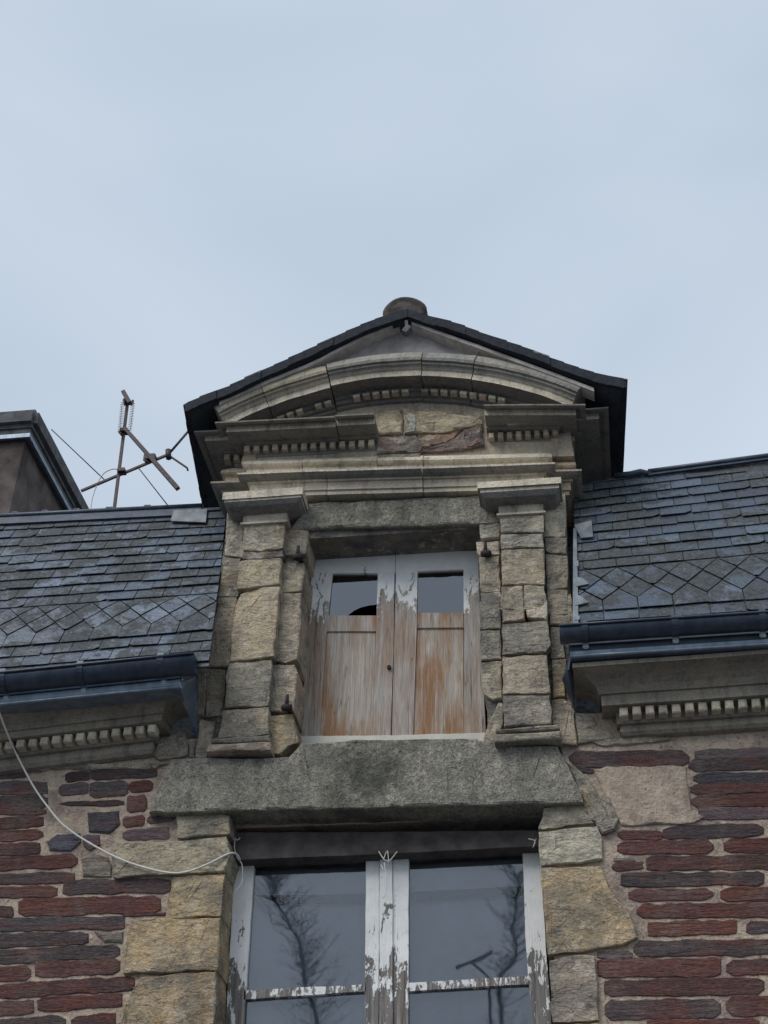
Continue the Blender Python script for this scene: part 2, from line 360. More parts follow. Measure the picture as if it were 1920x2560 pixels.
L_ST = [(-40,150,180,140,60,GV),(430,165,600,160,60,DK),(600,150,1050,135,70,DK),(-40,240,320,235,80,GV),(-40,345,320,330,95,DK),(-40,400,310,395,40,MA2),
 (-40,480,290,460,70,MA2),(-40,560,290,548,70,MAR),(-40,655,265,640,75,MA2),(-40,745,520,725,85,MAR),(-40,850,500,838,70,DK),(-40,940,385,932,72,MA2),(420,905,1140,890,90,DK),
 (-60,1068,95,1065,75,MA2),(120,1040,1075,1015,110,MAR),(815,1092,1105,1082,22,MA2),(-40,1155,830,1140,85,BL),(-40,1262,595,1245,85,DK),(-40,1370,800,1330,90,DK),(-60,1485,205,1475,95,RD),(235,1455,800,1430,100,MAR),
 (-40,1600,900,1548,90,MA2),(-40,1715,225,1700,95,MA2),(245,1690,815,1655,85,MAR),(-40,1830,440,1800,80,DK),(470,1800,770,1785,70,MA2),
 (860,232,1025,225,66,RD),(850,345,980,340,100,RD),(820,465,970,460,70,RD),(985,450,1170,435,55,DK),(815,555,1130,535,75,PL),
 (390,250,590,240,75,PL),(600,250,860,240,95,GV),(400,345,830,340,30,DK)]
for s in L_ST: longstone(cK, *s)
for px, c in [([(580,400),(790,390),(800,480),(730,540),(590,530)], BL), ([(310,600),(380,545),(530,540),(540,600),(470,660),(330,655)], (.15,.15,.19)),
              ([(550,560),(660,550),(670,620),(600,655),(560,630)], (.13,.13,.17)), ([(535,710),(620,680),(720,700),(745,770),(740,835),(550,830)], SG), ([(625,1200),(820,1195),(815,1270),(690,1275)], SG)]:
    wall.col(tone(c)); stone(wall, [cK(*p) for p in px], -.002, .03, .012, .012, .03, relief=.008)
R_ST = [(280,50,1110,45,100,DK),(1150,10,1750,0,60,GV),(1110,90,1750,75,75,DK),(1140,180,1750,175,70,BL),(1120,255,1750,240,70,MA2),(1125,340,1750,330,75,RD),(1170,425,1750,420,75,PL),
 (930,555,1630,540,80,DK),(620,570,930,575,55,MA2),(610,660,1280,650,85,MA2),(1350,650,1750,640,90,MAR),(820,770,1750,755,90,MA2),(580,790,800,780,50,MA2),(590,745,740,745,30,SG),(645,880,1635,870,85,DK),(690,988,1280,980,70,MA2),(1330,985,1750,975,85,RD),
 (745,1100,1750,1090,88,MAR),(830,1222,1440,1205,90,RD),(1510,1215,1750,1205,80,BL),(725,1360,1750,1345,95,DK),(480,1400,720,1400,45,GV),(480,1495,1335,1485,110,MAR),(1365,1490,1750,1480,100,MA2),(530,1630,1635,1615,100,MA2),
 (530,1780,1335,1770,120,DK),(1365,1755,1750,1745,120,MAR),(820,1880,1600,1870,60,MAR),(230,110,460,130,40,DK)]
for s in R_ST: longstone(cL, *s)
wall.mi = 0
stone(wall, [cL(*p) for p in [(465,125),(545,98),(1098,95),(1090,200),(1108,375),(1160,420),(1235,445),(1150,488),(930,500),(650,500),(600,420),(500,240)]], -.002, .03, .008, .012, .03, relief=.008)
wall.build('wall', [M['mortar'], M['schist']], H)
# --- dressed stones round the window
QL = [([(1180,425),(1450,410),(1535,425),(1535,545),(1300,570),(1185,575),(1190,500)], SB),
 ([(830,610),(1190,595),(1515,560),(1545,680),(1500,800),(1250,805),(760,835),(745,700)], SA),
 ([(1160,835),(1505,818),(1478,1098),(1130,1112),(1110,1000)], SY),
 ([(880,1125),(1478,1105),(1470,1300),(1455,1460),(825,1480),(835,1300)], SY),
 ([(940,1510),(1240,1475),(1455,1465),(1440,1700),(1425,1850),(1410,2060),(800,2060),(825,1690)], SY),
 ([(830,2080),(1405,2070),(1390,2400),(830,2400)], SA), ([(1000,2415),(1388,2410),(1370,2700),(1000,2700)], SB)]
for px, c in QL:
    q = MB(); q.col(tone(c)); stone(q, [cK(*p) for p in px], -.02, .34, .006, .012, .025, relief=.009); q.build('quoin', M['sand'], H)
QR = [([(105,380),(400,345),(410,470),(470,490),(140,520),(80,530)], SG),
 ([(70,545),(480,510),(510,600),(515,740),(90,790),(75,650)], SL),
 ([(95,800),(500,785),(560,960),(620,1040),(700,1110),(755,1280),(650,1330),(350,1385),(135,1400),(110,1100)], SY),
 ([(150,1440),(350,1405),(460,1410),(485,1640),(490,1860),(165,1870)], SB), ([(165,1885),(500,1875),(520,2200),(180,2200)], SY), ([(180,2215),(700,2210),(700,2600),(200,2600)], SA),
 ([(395,330),(430,300),(560,300),(620,460),(600,520),(500,500),(420,460)], SG)]
for i, (px, c) in enumerate(QR):
    q = MB(); q.col(tone(c)); stone(q, [cL(*p) for p in px], -.02, .34 if i < 6 else .1, .006, .012, .025, relief=.009); q.build('quoin', M['sand'], H)
# --- the big granite lintel and the smaller one over the dormer door
q = MB(); stone(q, [cO(*p) for p in [(368,1638),(430,1634),(560,1636),(625,1634),(650,1606),(760,1597),(900,1594),(1030,1594),(1042,1612),(1100,1612),(1205,1610),(1232,1668),(1262,1732),(1120,1737),(900,1742),(700,1747),(500,1753),(320,1754),(338,1700)]], -.07, .42, .014, .010, .05, relief=.014)
q.build('lintel', M['granite'], H, 'long rough grey granite lintel over the tall window')
q = MB(); q.col(SG); stone(q, [cO(*p) for p in [(1208,1612),(1228,1640),(1262,1668),(1300,1730),(1330,1790),(1300,1800),(1262,1732),(1232,1668)]], -.035, .2, .02, .014, .05, relief=.01); q.build('wedge_stone', M['sand'], H)
q = MB(); stone(q, [cO(*p) for p in [(668,1086),(760,1082),(1050,1068),(1085,1130),(1033,1131),(850,1137),(628,1143)]], -.03, .4, .014, .012, .05, relief=.012)
q.build('lintel', M['granite'], H, 'short grey granite lintel over the dormer door')
# --- dormer masonry
DEPTH = DOOR_Y+.05
dw = MB()
yb = -.02
def dst(cf, px, c, y=yb, dep=.3, rel=.012): dw.col(tone(c, .08)); stone(dw, [cf(*p) for p in px], y, dep, .006, .011, .025, relief=rel*.7)
for px, c in [([(372,440),(500,520),(490,900),(338,892),(350,600)], SL), ([(330,900),(480,905),(450,1230),(285,1232),(315,1050)], SG)]: dst(cC, px, c)
for px, c in [([(265,45),(405,38),(352,540),(340,578),(190,572),(215,330)], SB), ([(180,590),(315,600),(302,945),(160,955)], SG), ([(105,590),(178,588),(155,960),(95,940)], SG), ([(125,985),(245,990),(215,1130),(165,1272),(85,1272)], SB)]: dst(cE, px, c)
DJ = DEPTH+.02
for px, c in [([(825,640),(885,680),(1025,685),(1030,700),(1012,870),(930,885),(815,885)], SL), ([(815,955),(1000,950),(980,1190),(800,1200)], SA)]: dst(cC, px, c, yb, DJ)
for px, c in [([(745,10),(905,5),(868,510),(780,545),(690,520),(700,450)], SB), ([(680,570),(850,555),(872,620),(862,760),(840,905),(655,912)], SB), ([(655,950),(830,935),(850,1020),(880,1150),(800,1180),(740,1250),(665,1230)], SY)]: dst(cE, px, c, yb, DJ)
for px, c in [([(1005,470),(1110,380),(1172,375),(1172,735),(1003,735)], SL), ([(1005,745),(1180,740),(1185,880),(1040,865),(1010,850)], SG), ([(1010,880),(1185,890),(1195,1160),(1025,1175)], SG), ([(1020,1182),(1192,1175),(1198,1380),(1030,1380)], SG)]: dst(cD, px, c)
for px, c in [([(1200,25),(1372,10),(1395,245),(1215,250)], SB), ([(1210,262),(1300,267),(1330,500),(1225,510)], SG), ([(1228,520),(1340,512),(1332,800),(1235,812)], SY), ([(1225,830),(1320,820),(1402,912),(1422,1172),(1300,1160),(1225,1150)], SB)]: dst(cF, px, c)
for px, c in [([(460,625),(628,615),(628,742),(465,748)], SL), ([(432,780),(470,772),(628,768),(628,880),(462,895),(440,870)], SL), ([(460,905),(628,890),(632,1190),(490,1197),(465,1150)], SB), ([(465,1202),(632,1195),(636,1215),(640,1340),(472,1340)], SG)]: dst(cD, px, c, yb, DJ)
for px, c in [([(675,70),(832,60),(836,280),(680,286)], SG), ([(677,296),(836,286),(842,520),(680,530)], SG), ([(680,540),(842,530),(850,818),(770,825),(705,785),(686,700)], SB), ([(820,850),(852,856),(852,1020),(800,1180),(690,1192),(735,1010)], SL)]: dst(cF, px, c, yb, DJ)
# mortar and rubble core behind the dressed stones, and the dormer's side walls running back into the roof
XL0 = PY(cC(300,1200), .03).x+.02; XR0 = PY(cD(1180,1200), .03).x
zb = PY(cO(830,1640),0).z; ztp = PY(cO(830,900),0).z
dxl = PY(cO(668,1400), DOOR_Y).x; dxr = PY(cO(1036,1400), DOOR_Y).x
dw.col((.10,.10,.11))
xa = PY(cE(860,600), .02).x-.03; xb = PY(cF(690,300), .02).x+.03
dtop = PY(cO(850,1150), .0).z
def core(pts): a = [Vector((x,.015,z)) for x, z in pts]; prism(dw, a, [p+Vector((0,1.6,0)) for p in a])
lft_t = PY(cC(345,520), .015); lft_b = PY(cE(60,1270), .015)
core([(lft_b.x+.02,lft_b.z),(xa-.02,lft_b.z),(xa+.0,dtop),(lft_t.x+.02,dtop)])
rgt_b = PY(cF(1415,1150), .015); rgt_t = PY(cD(1165,520), .015)
core([(xb+.0,rgt_b.z-.02),(rgt_b.x-.02,rgt_b.z),(rgt_t.x-.02,dtop),(xb,dtop)])
core([(lft_t.x+.021,dtop+.001),(rgt_t.x-.021,dtop+.001),(rgt_t.x-.021,dtop+.42),(lft_t.x+.021,dtop+.42)])
for cf, px, c, y in [(cJ, [(172,862),(300,885),(345,960),(460,1010),(480,1060),(385,1085),(205,1100)], SG, -.012), (cJ, [(300,1085),(480,1055),(900,1040),(905,1075),(580,1110),(410,1115)], SB, -.006),
        (cH, [(1165,1420),(1370,1300),(1395,1500),(1330,1520),(1180,1540),(1130,1500)], SB, -.012), (cH, [(1405,1400),(1440,1380),(1440,1530),(1390,1530)], SG, -.016),
        (cK, [(440,75),(1060,70),(1120,75),(1040,108),(640,118),(380,105)], SB, -.004), (cK, [(-60,95),(300,90),(420,105),(150,132),(-60,140)], SB, -.004)]:
    dw.col(tone(c)); stone(dw, [cf(*p) for p in px], y, .1, .008, .012, .03, relief=.012)
dw.build('dormer_wall', M['sand'], H)
# --- profiles
def prof(col, y, row, segs):
    z = PY((col,row), y).z; out = [(y,z)]
    for s in segs:
        if s[0] == 'f': z = PY((col,s[1]), y).z
        elif s[0] == 'u': y = PZ((col,s[1]), z).y
        elif s[0] == 's': y -= s[2]; z = PY((col,s[1]), y).z
        elif s[0] == 'b': y += s[1]
        out.append((y,z))
    return out
def molding(mb, pr, x0, x1, yref, yback, k=0, xc=0, left=True, right=True, ret=1.0, cols=None):
    """run a profile along the front with mitred returns; x0,x1 are the ends of the core at depth yref"""
    rows = []
    n = max(2, int((x1-x0)/.12))
    for (y, z) in pr:
        p = (yref-y)*ret; a = x0-(p if left else 0); b = x1+(p if right else 0); r = []
        if left: r.append((a, yback))
        for i in range(n+1): r.append((a+(b-a)*i/n, y))
        if right: r.append((b, yback))
        rows.append([mb.v((q[0], q[1]+ .0035*noise.noise(Vector((q[0]*3,q[1],z*5))), z+k*(q[0]-xc)+.006*noise.noise(Vector((q[0]*1.3,z*3,2))))) for q in r])
    base_c = mb.c
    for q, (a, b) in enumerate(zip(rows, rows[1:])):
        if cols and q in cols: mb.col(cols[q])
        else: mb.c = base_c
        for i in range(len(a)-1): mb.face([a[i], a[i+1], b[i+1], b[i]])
    mb.c = base_c
    back0 = [mb.v((v.co.x, yback, v.co.z)) for v in rows[0]]; back1 = [mb.v((v.co.x, yback, v.co.z)) for v in rows[-1]]
    for i in range(len(back0)-1):
        mb.face([rows[0][i], rows[0][i+1], back0[i+1], back0[i]]); mb.face([rows[-1][i], rows[-1][i+1], back1[i+1], back1[i]])
    if not left: mb.face([r[0] for r in rows]+[back1[0], back0[0]])
    if not right: mb.face([r[-1] for r in rows]+[back1[-1], back0[-1]])
def row(cf, x, y): return cf(x, y)[1]
def shear_for(p, q, y): a, b = PY(p,y), PY(q,y); return (b.z-a.z)/(b.x-a.x)
def run(parent, name, pr, x0, x1, cuts_, yref, yback, k, xc, c, cols=None, label=None, left=True, right=True):
    xs = [x0]+[q for q in cuts_ if x0+.05 < q < x1-.05]+[x1]
    for i in range(len(xs)-1):
        mb = MB(); mb.col(tone(c,.08)); dz = random.uniform(-.006,.006); dy = random.uniform(-.006,.006)
        molding(mb, [(y+dy,z+dz) for y,z in pr], xs[i]+(.003 if i else 0), xs[i+1]-(.003 if i < len(xs)-2 else 0), yref+dy, yback, k, xc, left and i == 0, right and i == len(xs)-2, cols=cols)
        mb.build(name, M['mould'], parent, label)
# --- pilasters
def pilaster(cf, blocks, neck, bases, cap_rows, cap_x, col, aux, k, label):
    o = empty('pilaster'); o.parent = H; o['label'] = label
    sh = MB()
    for c2, px, c in blocks: sh.col(tone(c,.08)); stone(sh, [c2(*p) for p in px], -.10, .12, .006, .012, .025, relief=.010)
    sh.build('shaft', M['sand'], o)
    b = MB()
    for c2, px, c, y in bases: b.col(tone(c)); stone(b, [c2(*p) for p in px], y, .2, .012, .006, .05, relief=.006)
    b.build('base', M['sand'], o)
    cp = MB(); cp.col(SL)
    f = lambda yy: cf(0, yy)[1]
    r = cap_rows
    pr = prof(col, -.10, f(r[0]), [('u',f(r[1])),('f',f(r[2])),('b',.015),('f',f(r[3])),('u',f(r[4])),('s',f(r[5]),.02),('s',f(r[6]),.06),('s',f(r[7]),.03),('f',f(r[8])),('u',f(r[9])),('f',f(r[10])),('b',.12)])
    zc = pr[0][1]
    x0 = PY(cf(cap_x[0], r[3]), -.10).x; x1 = PY(cf(cap_x[1], r[3]), -.10).x; xc = PY((col, f(r[3])), -.1).x
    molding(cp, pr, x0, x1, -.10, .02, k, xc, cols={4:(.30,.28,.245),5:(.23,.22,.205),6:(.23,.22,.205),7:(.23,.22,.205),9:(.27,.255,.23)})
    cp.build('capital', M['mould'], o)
pilaster(cC, [(cC, [(495,640),(840,622),(822,830),(640,850),(490,845)], SL), (cC, [(490,858),(650,862),(822,842),(828,905),(560,918),(480,915)], SR), (cC, [(455,950),(480,930),(808,912),(795,1125),(700,1130),(540,1165),(442,1165)], (.54,.44,.30)),
   (cE, [(432,10),(600,-38),(742,-45),(725,60),(690,490),(510,518),(355,535),(365,350),(400,100)], (.55,.445,.30)), (cE, [(350,545),(675,515),(650,870),(480,880),(305,890),(320,640)], SG), (cE, [(300,905),(645,882),(650,1092),(258,1132),(290,960)], SB)],
   None, [(cE, [(215,1125),(655,1092),(660,1145),(208,1158)], SG, -.125), (cE, [(185,1165),(660,1148),(662,1210),(168,1222)], SB, -.15)],
   [632, 618, 602, 548, 536, 520, 470, 425, 410, 402, 345], (505,850), cC(680,0)[0], None, 0, 'weathered left pilaster with a broken shaft')
pilaster(cD, [(cD, [(630,562),(990,552),(992,695),(640,702)], SL), (cD, [(637,718),(800,712),(990,706),(992,820),(640,836)], SL), (cD, [(640,846),(996,832),(1000,1130),(640,1140)], SB), (cD, [(640,1152),(825,1140),(828,1340),(636,1340)], SB), (cD, [(832,1140),(1000,1138),(1020,1340),(832,1340)], SB),
   (cF, [(845,60),(1012,60),(1020,212),(845,236)], SB), (cF, [(1022,60),(1185,60),(1190,210),(1040,192)], SL), (cF, [(845,246),(1190,220),(1222,400),(1180,460),(850,482)], SG), (cF, [(850,495),(1190,480),(1216,772),(855,782)], SB), (cF, [(855,796),(1215,790),(1222,1010),(855,1040)], SG)],
   None, [(cF, [(795,1048),(1280,1012),(1290,1052),(795,1082)], SG, -.125), (cF, [(785,1090),(1296,1060),(1296,1122),(790,1152)], SG, -.15)],
   [558, 543, 528, 472, 462, 450, 400, 350, 325, 312, 262], (628,980), cD(800,0)[0], None, 0, 'weathered right pilaster of stacked blocks')
# --- entablature
E = empty('entablature'); E.parent = H
col = cC(1300,0)[0]; f = lambda yy: cC(0,yy)[1]
XC = PY((col, f(300)), -.1).x
arc_pr = prof(col, -.03, f(412), [('u',f(385)),('f',f(352)),('u',f(343)),('f',f(282)),('u',f(270)),('f',f(256)),('s',f(225),.04),('s',f(190),.03),('f',f(176)),('b',.10)])
print('architrave', [(round(a,3),round(b,3)) for a,b in arc_pr])
# main block and the recessed wings that run back along the dormer's sides
ax0 = PY(cC(545,330), arc_pr[3][0]).x; ax1 = PY(cD(995,225), arc_pr[3][0]).x
BACK = 1.1
kA = shear_for(cC(545,285), cD(990,205), arc_pr[3][0])
wing = .10
def shifted(pr, d): return [(y+d, z) for y, z in pr]
xj = lambda px: PY(px, -.12).x
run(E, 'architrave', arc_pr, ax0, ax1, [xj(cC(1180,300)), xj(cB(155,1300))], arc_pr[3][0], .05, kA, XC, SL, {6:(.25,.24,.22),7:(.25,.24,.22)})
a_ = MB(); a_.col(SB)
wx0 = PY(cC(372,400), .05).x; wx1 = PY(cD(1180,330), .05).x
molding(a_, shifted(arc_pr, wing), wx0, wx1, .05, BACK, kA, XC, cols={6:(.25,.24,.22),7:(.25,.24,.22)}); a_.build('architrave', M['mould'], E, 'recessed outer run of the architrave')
ztop_a = arc_pr[-1][1]
# cushion frieze
yfz = arc_pr[-1][0]
rr0 = f(152); rr1 = f(85)
frz = prof(col, yfz+.02, rr0+2, [('s',rr0-5,.022),('s',rr0-11,.012),('s',rr0-17,-.004),('s',rr1+2,-.02),('s',rr1-1,-.04)])
frz = [(frz[0][0], ztop_a-.03)] + frz
fx0 = PY(cC(480,130), frz[3][0]).x; fx1 = PY(cD(1062,60), frz[3][0]).x
kF = shear_for(cC(490,110), cD(1050,50), frz[3][0])
run(E, 'frieze', frz, fx0, fx1, [xj(cC(970,120)), xj(cA(1385,1180)), xj(cB(155,1170))], frz[3][0], .05, kF, XC, SL)
a_ = MB(); a_.col(SA)
wfx0 = PY(cC(305,190), frz[3][0]+wing).x; wfx1 = PY(cD(1258,100), frz[3][0]+wing).x
molding(a_, shifted(frz, wing), wfx0, wfx1, frz[3][0]+wing, BACK, kF, XC); a_.build('frieze', M['mould'], E, 'recessed outer run of the frieze')
# upper cornice, broken away in the middle
colc = cA(900,0)[0]; f = lambda yy: cA(0,yy)[1]
yb0 = frz[-1][0]+.0
cpr = prof(colc, yb0+.04, f(1185), [('u',f(1172)),('s',f(1150),.02),('f',f(1138))])
z_b = cpr[-1][1]; y_bed = cpr[-1][0]
y_df = PZ((colc, f(1108)), z_b).y; z_dt = PY((colc, f(1065)), y_df).z
tmp = [('f0',0)]
cpr2 = [(y_bed, z_dt)]
y = y_df-.02; z = z_dt
cpr2.append((y, z)); z2 = PY((colc, f(1040)), y).z; cpr2.append((y, z2))
yc = PZ((colc, f(968)), z2).y; cpr2 += [(yc, z2)]
z3 = PY((colc, f(932)), yc).z; cpr2 += [(yc, z3)]
y4 = yc-.02; cpr2 += [(y4, z3)]; z4 = PY((colc, f(924)), y4-.01).z; cpr2 += [(y4-.02, z4)]; z5 = PY((colc, f(905)), y4-.05).z; z6 = PY((colc, f(893)), y4-.055).z; cpr2 += [(y4-.05, z5), (y4-.055, z5), (y4-.055, z6), (y_bed, z6+.03)]
cprA = cpr + cpr2
cprA = [(cprA[0][0], cprA[0][1]-.14)] + cprA
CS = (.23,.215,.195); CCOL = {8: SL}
print(len(cprA))
print('cornice', [(round(a,3),round(b,3)) for a,b in cprA])
XCc = PY((colc, f(1000)), -.2).x
kC = shear_for(cA(350,972), cA(1100,935), yc)
kC2 = shear_for(cB(600,860), cB(1215,855), yc)
cxl = PY(cA(350,972), yc).x + (y_bed-yc); cxm = PY(cA(1372,1000), yc).x
yref = y_bed
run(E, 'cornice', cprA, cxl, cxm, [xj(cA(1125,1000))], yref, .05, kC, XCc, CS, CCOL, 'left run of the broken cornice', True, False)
cxm2 = PY(cB(585,860), yc).x; cxr = PY(cB(1216,855), yc).x - (y_bed-yc)
zoff = PY(cB(900,865), yc).z - (z2+kC*(PY(cB(900,865),yc).x-XCc))
cR = [(y_, z_+zoff) for y_, z_ in cprA]; XR2 = PY(cB(900,865), yc).x
kC2 = kC
zoffR = PY(cB(900,878), yc).z - z2
cR = [(y_, z_+zoffR) for y_, z_ in cprA]
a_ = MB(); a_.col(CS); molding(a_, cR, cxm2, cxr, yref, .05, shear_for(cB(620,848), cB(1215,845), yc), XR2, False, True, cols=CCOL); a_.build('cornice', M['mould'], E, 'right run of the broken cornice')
# wings of the cornice: short front piece plus the long return along each side
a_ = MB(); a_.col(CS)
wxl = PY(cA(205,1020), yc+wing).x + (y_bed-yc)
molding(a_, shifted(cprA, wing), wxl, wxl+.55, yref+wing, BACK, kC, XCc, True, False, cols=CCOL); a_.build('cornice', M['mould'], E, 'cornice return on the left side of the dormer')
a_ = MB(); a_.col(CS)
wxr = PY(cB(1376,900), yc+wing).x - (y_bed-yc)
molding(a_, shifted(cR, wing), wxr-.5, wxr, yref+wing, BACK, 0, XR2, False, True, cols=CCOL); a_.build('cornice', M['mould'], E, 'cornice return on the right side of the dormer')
# dentils
def dentil_row(x0, x1, n, zb_, zt_, yf, yb_, k, xc, parent, wd=.5, c=SB, mat='mould', skip=()):
    first = None
    for i in range(n):
        if i in skip: continue
        x = x0+(x1-x0)*(i+.5)/n; w2 = abs(x1-x0)/n*wd/2; dz = k*(x-xc); d = MB(); d.col(tone(c,.15))
        e = random.uniform(-.004,.004)
        a0 = Vector((x-w2,yf+e,zb_+dz)); b0 = Vector((x+w2,yf+e,zb_+dz)); c0 = Vector((x+w2*.97,yf+e,zt_+dz)); d0 = Vector((x-w2*.97,yf+e,zt_+dz))
        prism(d, [a0,b0,c0,d0], [p+Vector((0,yb_-yf-e,0)) for p in (a0,b0,c0,d0)])
        bmesh.ops.bevel(d.bm, geom=[ed for ed in d.bm.edges if abs(ed.verts[0].co.y-yf) < .02 and abs(ed.verts[1].co.y-yf) < .02], offset=.008, segments=1, affect='EDGES')
        for ff in d.bm.faces:
            for l in ff.loops: l[d.cl] = d.c
        d.build('dentil', M[mat], parent)
LDX0 = PY(cA(455,1110), y_df).x; LDX1 = PY(cA(1380,1080), y_df).x
dentil_row(LDX0, LDX1, 14, z_b+.004, z_dt-.003, y_df, y_bed+.02, kC, XCc, E, .6, SL)
RDX0 = PY(cB(600,1010), y_df).x; RDX1 = PY(cB(1105,1000), y_df).x
dentil_row(RDX0, RDX1, 8, z_b+.004+zoffR, z_dt-.003+zoffR, y_df, y_bed+.02, 0.0, XR2, E, .6, SB)
dentil_row(PY(cA(320,1155), y_df+wing).x, PY(cA(450,1150), y_df+wing).x, 2, z_b+.004, z_dt-.003, y_df+wing, y_bed+wing+.02, kC, XCc, E, .6, SB)
dentil_row(PY(cB(1090,1045), y_df+wing).x, PY(cB(1220,1040), y_df+wing).x, 2, z_b+.004+zoffR, z_dt-.003+zoffR, y_df+wing, y_bed+wing+.02, 0, XR2, E, .6, SB)
# exposed damaged stone in the middle of the broken cornice
SP = (.60,.48,.30)
a_ = MB(); ym = y_bed-.03
for px, c in [([(810,888),(868,884),(870,936),(812,940)], SP), ([(872,882),(900,882),(1043,898),(1042,916),(960,934),(872,936)], SP), ([(812,942),(900,938),(912,962),(905,976),(814,980)], (.25,.17,.15)), ([(902,938),(960,936),(1000,924),(965,960),(915,964)], (.45,.22,.11)), ([(915,966),(966,962),(1002,926),(1042,916),(1042,958),(1000,970),(906,977)], (.24,.14,.13)),
              ([(1000,938),(1042,918),(1046,960),(1010,964)], (.16,.12,.12)), ([(815,982),(905,978),(912,1002),(815,1006)], SG)]:
    a_.col(tone(c,.06)); stone(a_, [cO(*p) for p in px], ym+random.uniform(-.01,.01), .15, .01, .012, .03, relief=.02)
a_.col((.62,.60,.56)); stone(a_, [cB(*p) for p in [(40,890),(70,870),(108,880),(100,985),(40,1000),(45,960),(70,930)]], ym-.02, .1, .004, .01, .02)
a_.build('exposed_block', M['sand'], E, 'yellow and red broken stone where the cornice has fallen away')
# --- pediment with a segmental arch moulding
Pd = empty('pediment'); Pd.parent = H
ap = cO(905,0)[0]; f = lambda yy: yy*1.15732
yo = yc-.04                             # front of the outer roll
z_strip_b = PY((ap, f(812)), yo+.02).z
y_t = PZ((ap, f(838)), z_strip_b).y     # end of the deep soffit
arcp = [(y_t, z_strip_b)]
arcp = []
y1 = y_t; z1 = z_strip_b
arcp.append((yo+.02, z1)); arcp.append((yo+.02, PY((ap,f(800)), yo+.02).z)); 
q1 = PY((ap,f(796)), yo).z; arcp.append((yo+.005, q1)); arcp.append((yo-.005, PY((ap,f(790)), yo-.005).z)); arcp.append((yo-.025, PY((ap,f(786)), yo-.025).z)); arcp.append((yo-.025, PY((ap,f(781)), yo-.025).z))
arcp.append((yo-.045, PY((ap,f(778)), yo-.045).z)); arcp.append((yo-.052, PY((ap,f(772)), yo-.052).z)); arcp.append((yo-.04, PY((ap,f(766)), yo-.04).z)); arcp.append((yo-.02, PY((ap,f(762)), yo-.02).z)); arcp.append((y_bed, PY((ap,f(762)), yo-.02).z+.02))
# inner part of the profile, going back and down from the strip to the tympanum
inn = [(yo+.02, z1), (y_t, z1), (y_t, z1-.05), (y_t+.02, z1-.05), (y_t+.02, z1-.105), (y_t+.045, z1-.10), (y_t+.05, z1-.14), (y_t+.10, z1-.16), (y_t+.10, z1-.18)]
zi = PY((ap,f(880)), y_t+.10).z
print('arch strip z', z1, 'y_t', y_t, 'yo', yo, 'inner z', zi)
sc_ = (z1-zi)/.18
inn = [(a, z1-(z1-b)*sc_) for a, b in inn]
full = inn[::-1] + arcp[1:]
# circle through three points of the strip's lower edge
def circ(p, q, r):
    ax,ay,bx,by,cx,cy = p.x,p.z,q.x,q.z,r.x,r.z; d = 2*(ax*(by-cy)+bx*(cy-ay)+cx*(ay-by))
    ux = ((ax*ax+ay*ay)*(by-cy)+(bx*bx+by*by)*(cy-ay)+(cx*cx+cy*cy)*(ay-by))/d
    uy = ((ax*ax+ay*ay)*(cx-bx)+(bx*bx+by*by)*(ax-cx)+(cx*cx+cy*cy)*(bx-ax))/d
    return ux, uy, math.hypot(ax-ux, ay-uy)
pL, pM, pR = PY(cA(440,905), yo+.02), PY((ap,f(812)), yo+.02), PY(cB(1110,790), yo+.02)
CX, CZ, RR = circ(pL, pM, pR)
print('arch circle', CX, CZ, RR)
tM = math.atan2(pM.x-CX, pM.z-CZ); tL = math.atan2(pL.x-CX, pL.z-CZ)-.05; tR = math.atan2(pR.x-CX, pR.z-CZ)+.035
def arch_seg(name, t0, t1, c, label=None, dz=0, dy=0):
    mb = MB(); mb.col(c); n = max(3, int(abs(t1-t0)/.02)); rows = []
    for i in range(n+1):
        t = t0+(t1-t0)*i/n
        rows.append([mb.v((CX+(RR+(z-z1))*math.sin(t), y+dy+.004*noise.noise(Vector((t*20,y*9,z*4))), CZ+dz+(RR+(z-z1))*math.cos(t)+.006*noise.noise(Vector((t*9,z*9,1))))) for y, z in full])
    for a, b in zip(rows, rows[1:]):
        for j in range(len(a)-1):
            mb.col(c if j > 9 else (SL if j in (8,9) else (.19,.18,.165))); mb.face([a[j], b[j], b[j+1], a[j+1]])  # darker inner colour paints shade onto the soffit and bed below the strip
    for rws in (rows[0], rows[-1]): mb.face(rws)
    return mb.build(name, M['mould'], Pd, label)
cuts = [tL, tL+.07+.10, tL+.33, tM-.30*0+(-0.0), tM+.17, tR]
ta = lambda px: (lambda p: math.atan2(p.x-CX, p.z-CZ))(PY(px, yo+.02))
cuts = [tL, ta(cA(640,800)), ta(cA(1065,660)), ta(cB(150,580)), ta(cB(495,620)), tR]
cl_ = [(.40,.36,.29), (.42,.37,.28), (.33,.31,.27), (.30,.29,.265), (.34,.32,.28)]
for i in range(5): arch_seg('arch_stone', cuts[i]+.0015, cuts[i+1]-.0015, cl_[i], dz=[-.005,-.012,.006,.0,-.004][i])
# dentils under the arch
nd = 24; z_dr = 0
for i in range(nd):
    t = ta(cA(700,900)) + (ta(cB(690,780))-ta(cA(700,900)))*(i+.5)/nd
    if i in (3, 6, 7, 14): continue
    d = MB(); d.col(tone(SL if i%3 else SB,.15)); r1, r2 = RR-.098*sc_, RR-.058*sc_; w2 = .0085*3.2/RR
    y0_, y1_ = y_t-.03, y_t+.03
    pts = [(CX+r1*math.sin(t-w2), CZ+r1*math.cos(t-w2)), (CX+r1*math.sin(t+w2), CZ+r1*math.cos(t+w2)), (CX+r2*math.sin(t+w2), CZ+r2*math.cos(t+w2)), (CX+r2*math.sin(t-w2), CZ+r2*math.cos(t-w2))]
    prism(d, [Vector((x,y0_,z)) for x, z in pts], [Vector((x,y1_,z)) for x, z in pts])
    d.build('dentil', M['mould'], Pd)
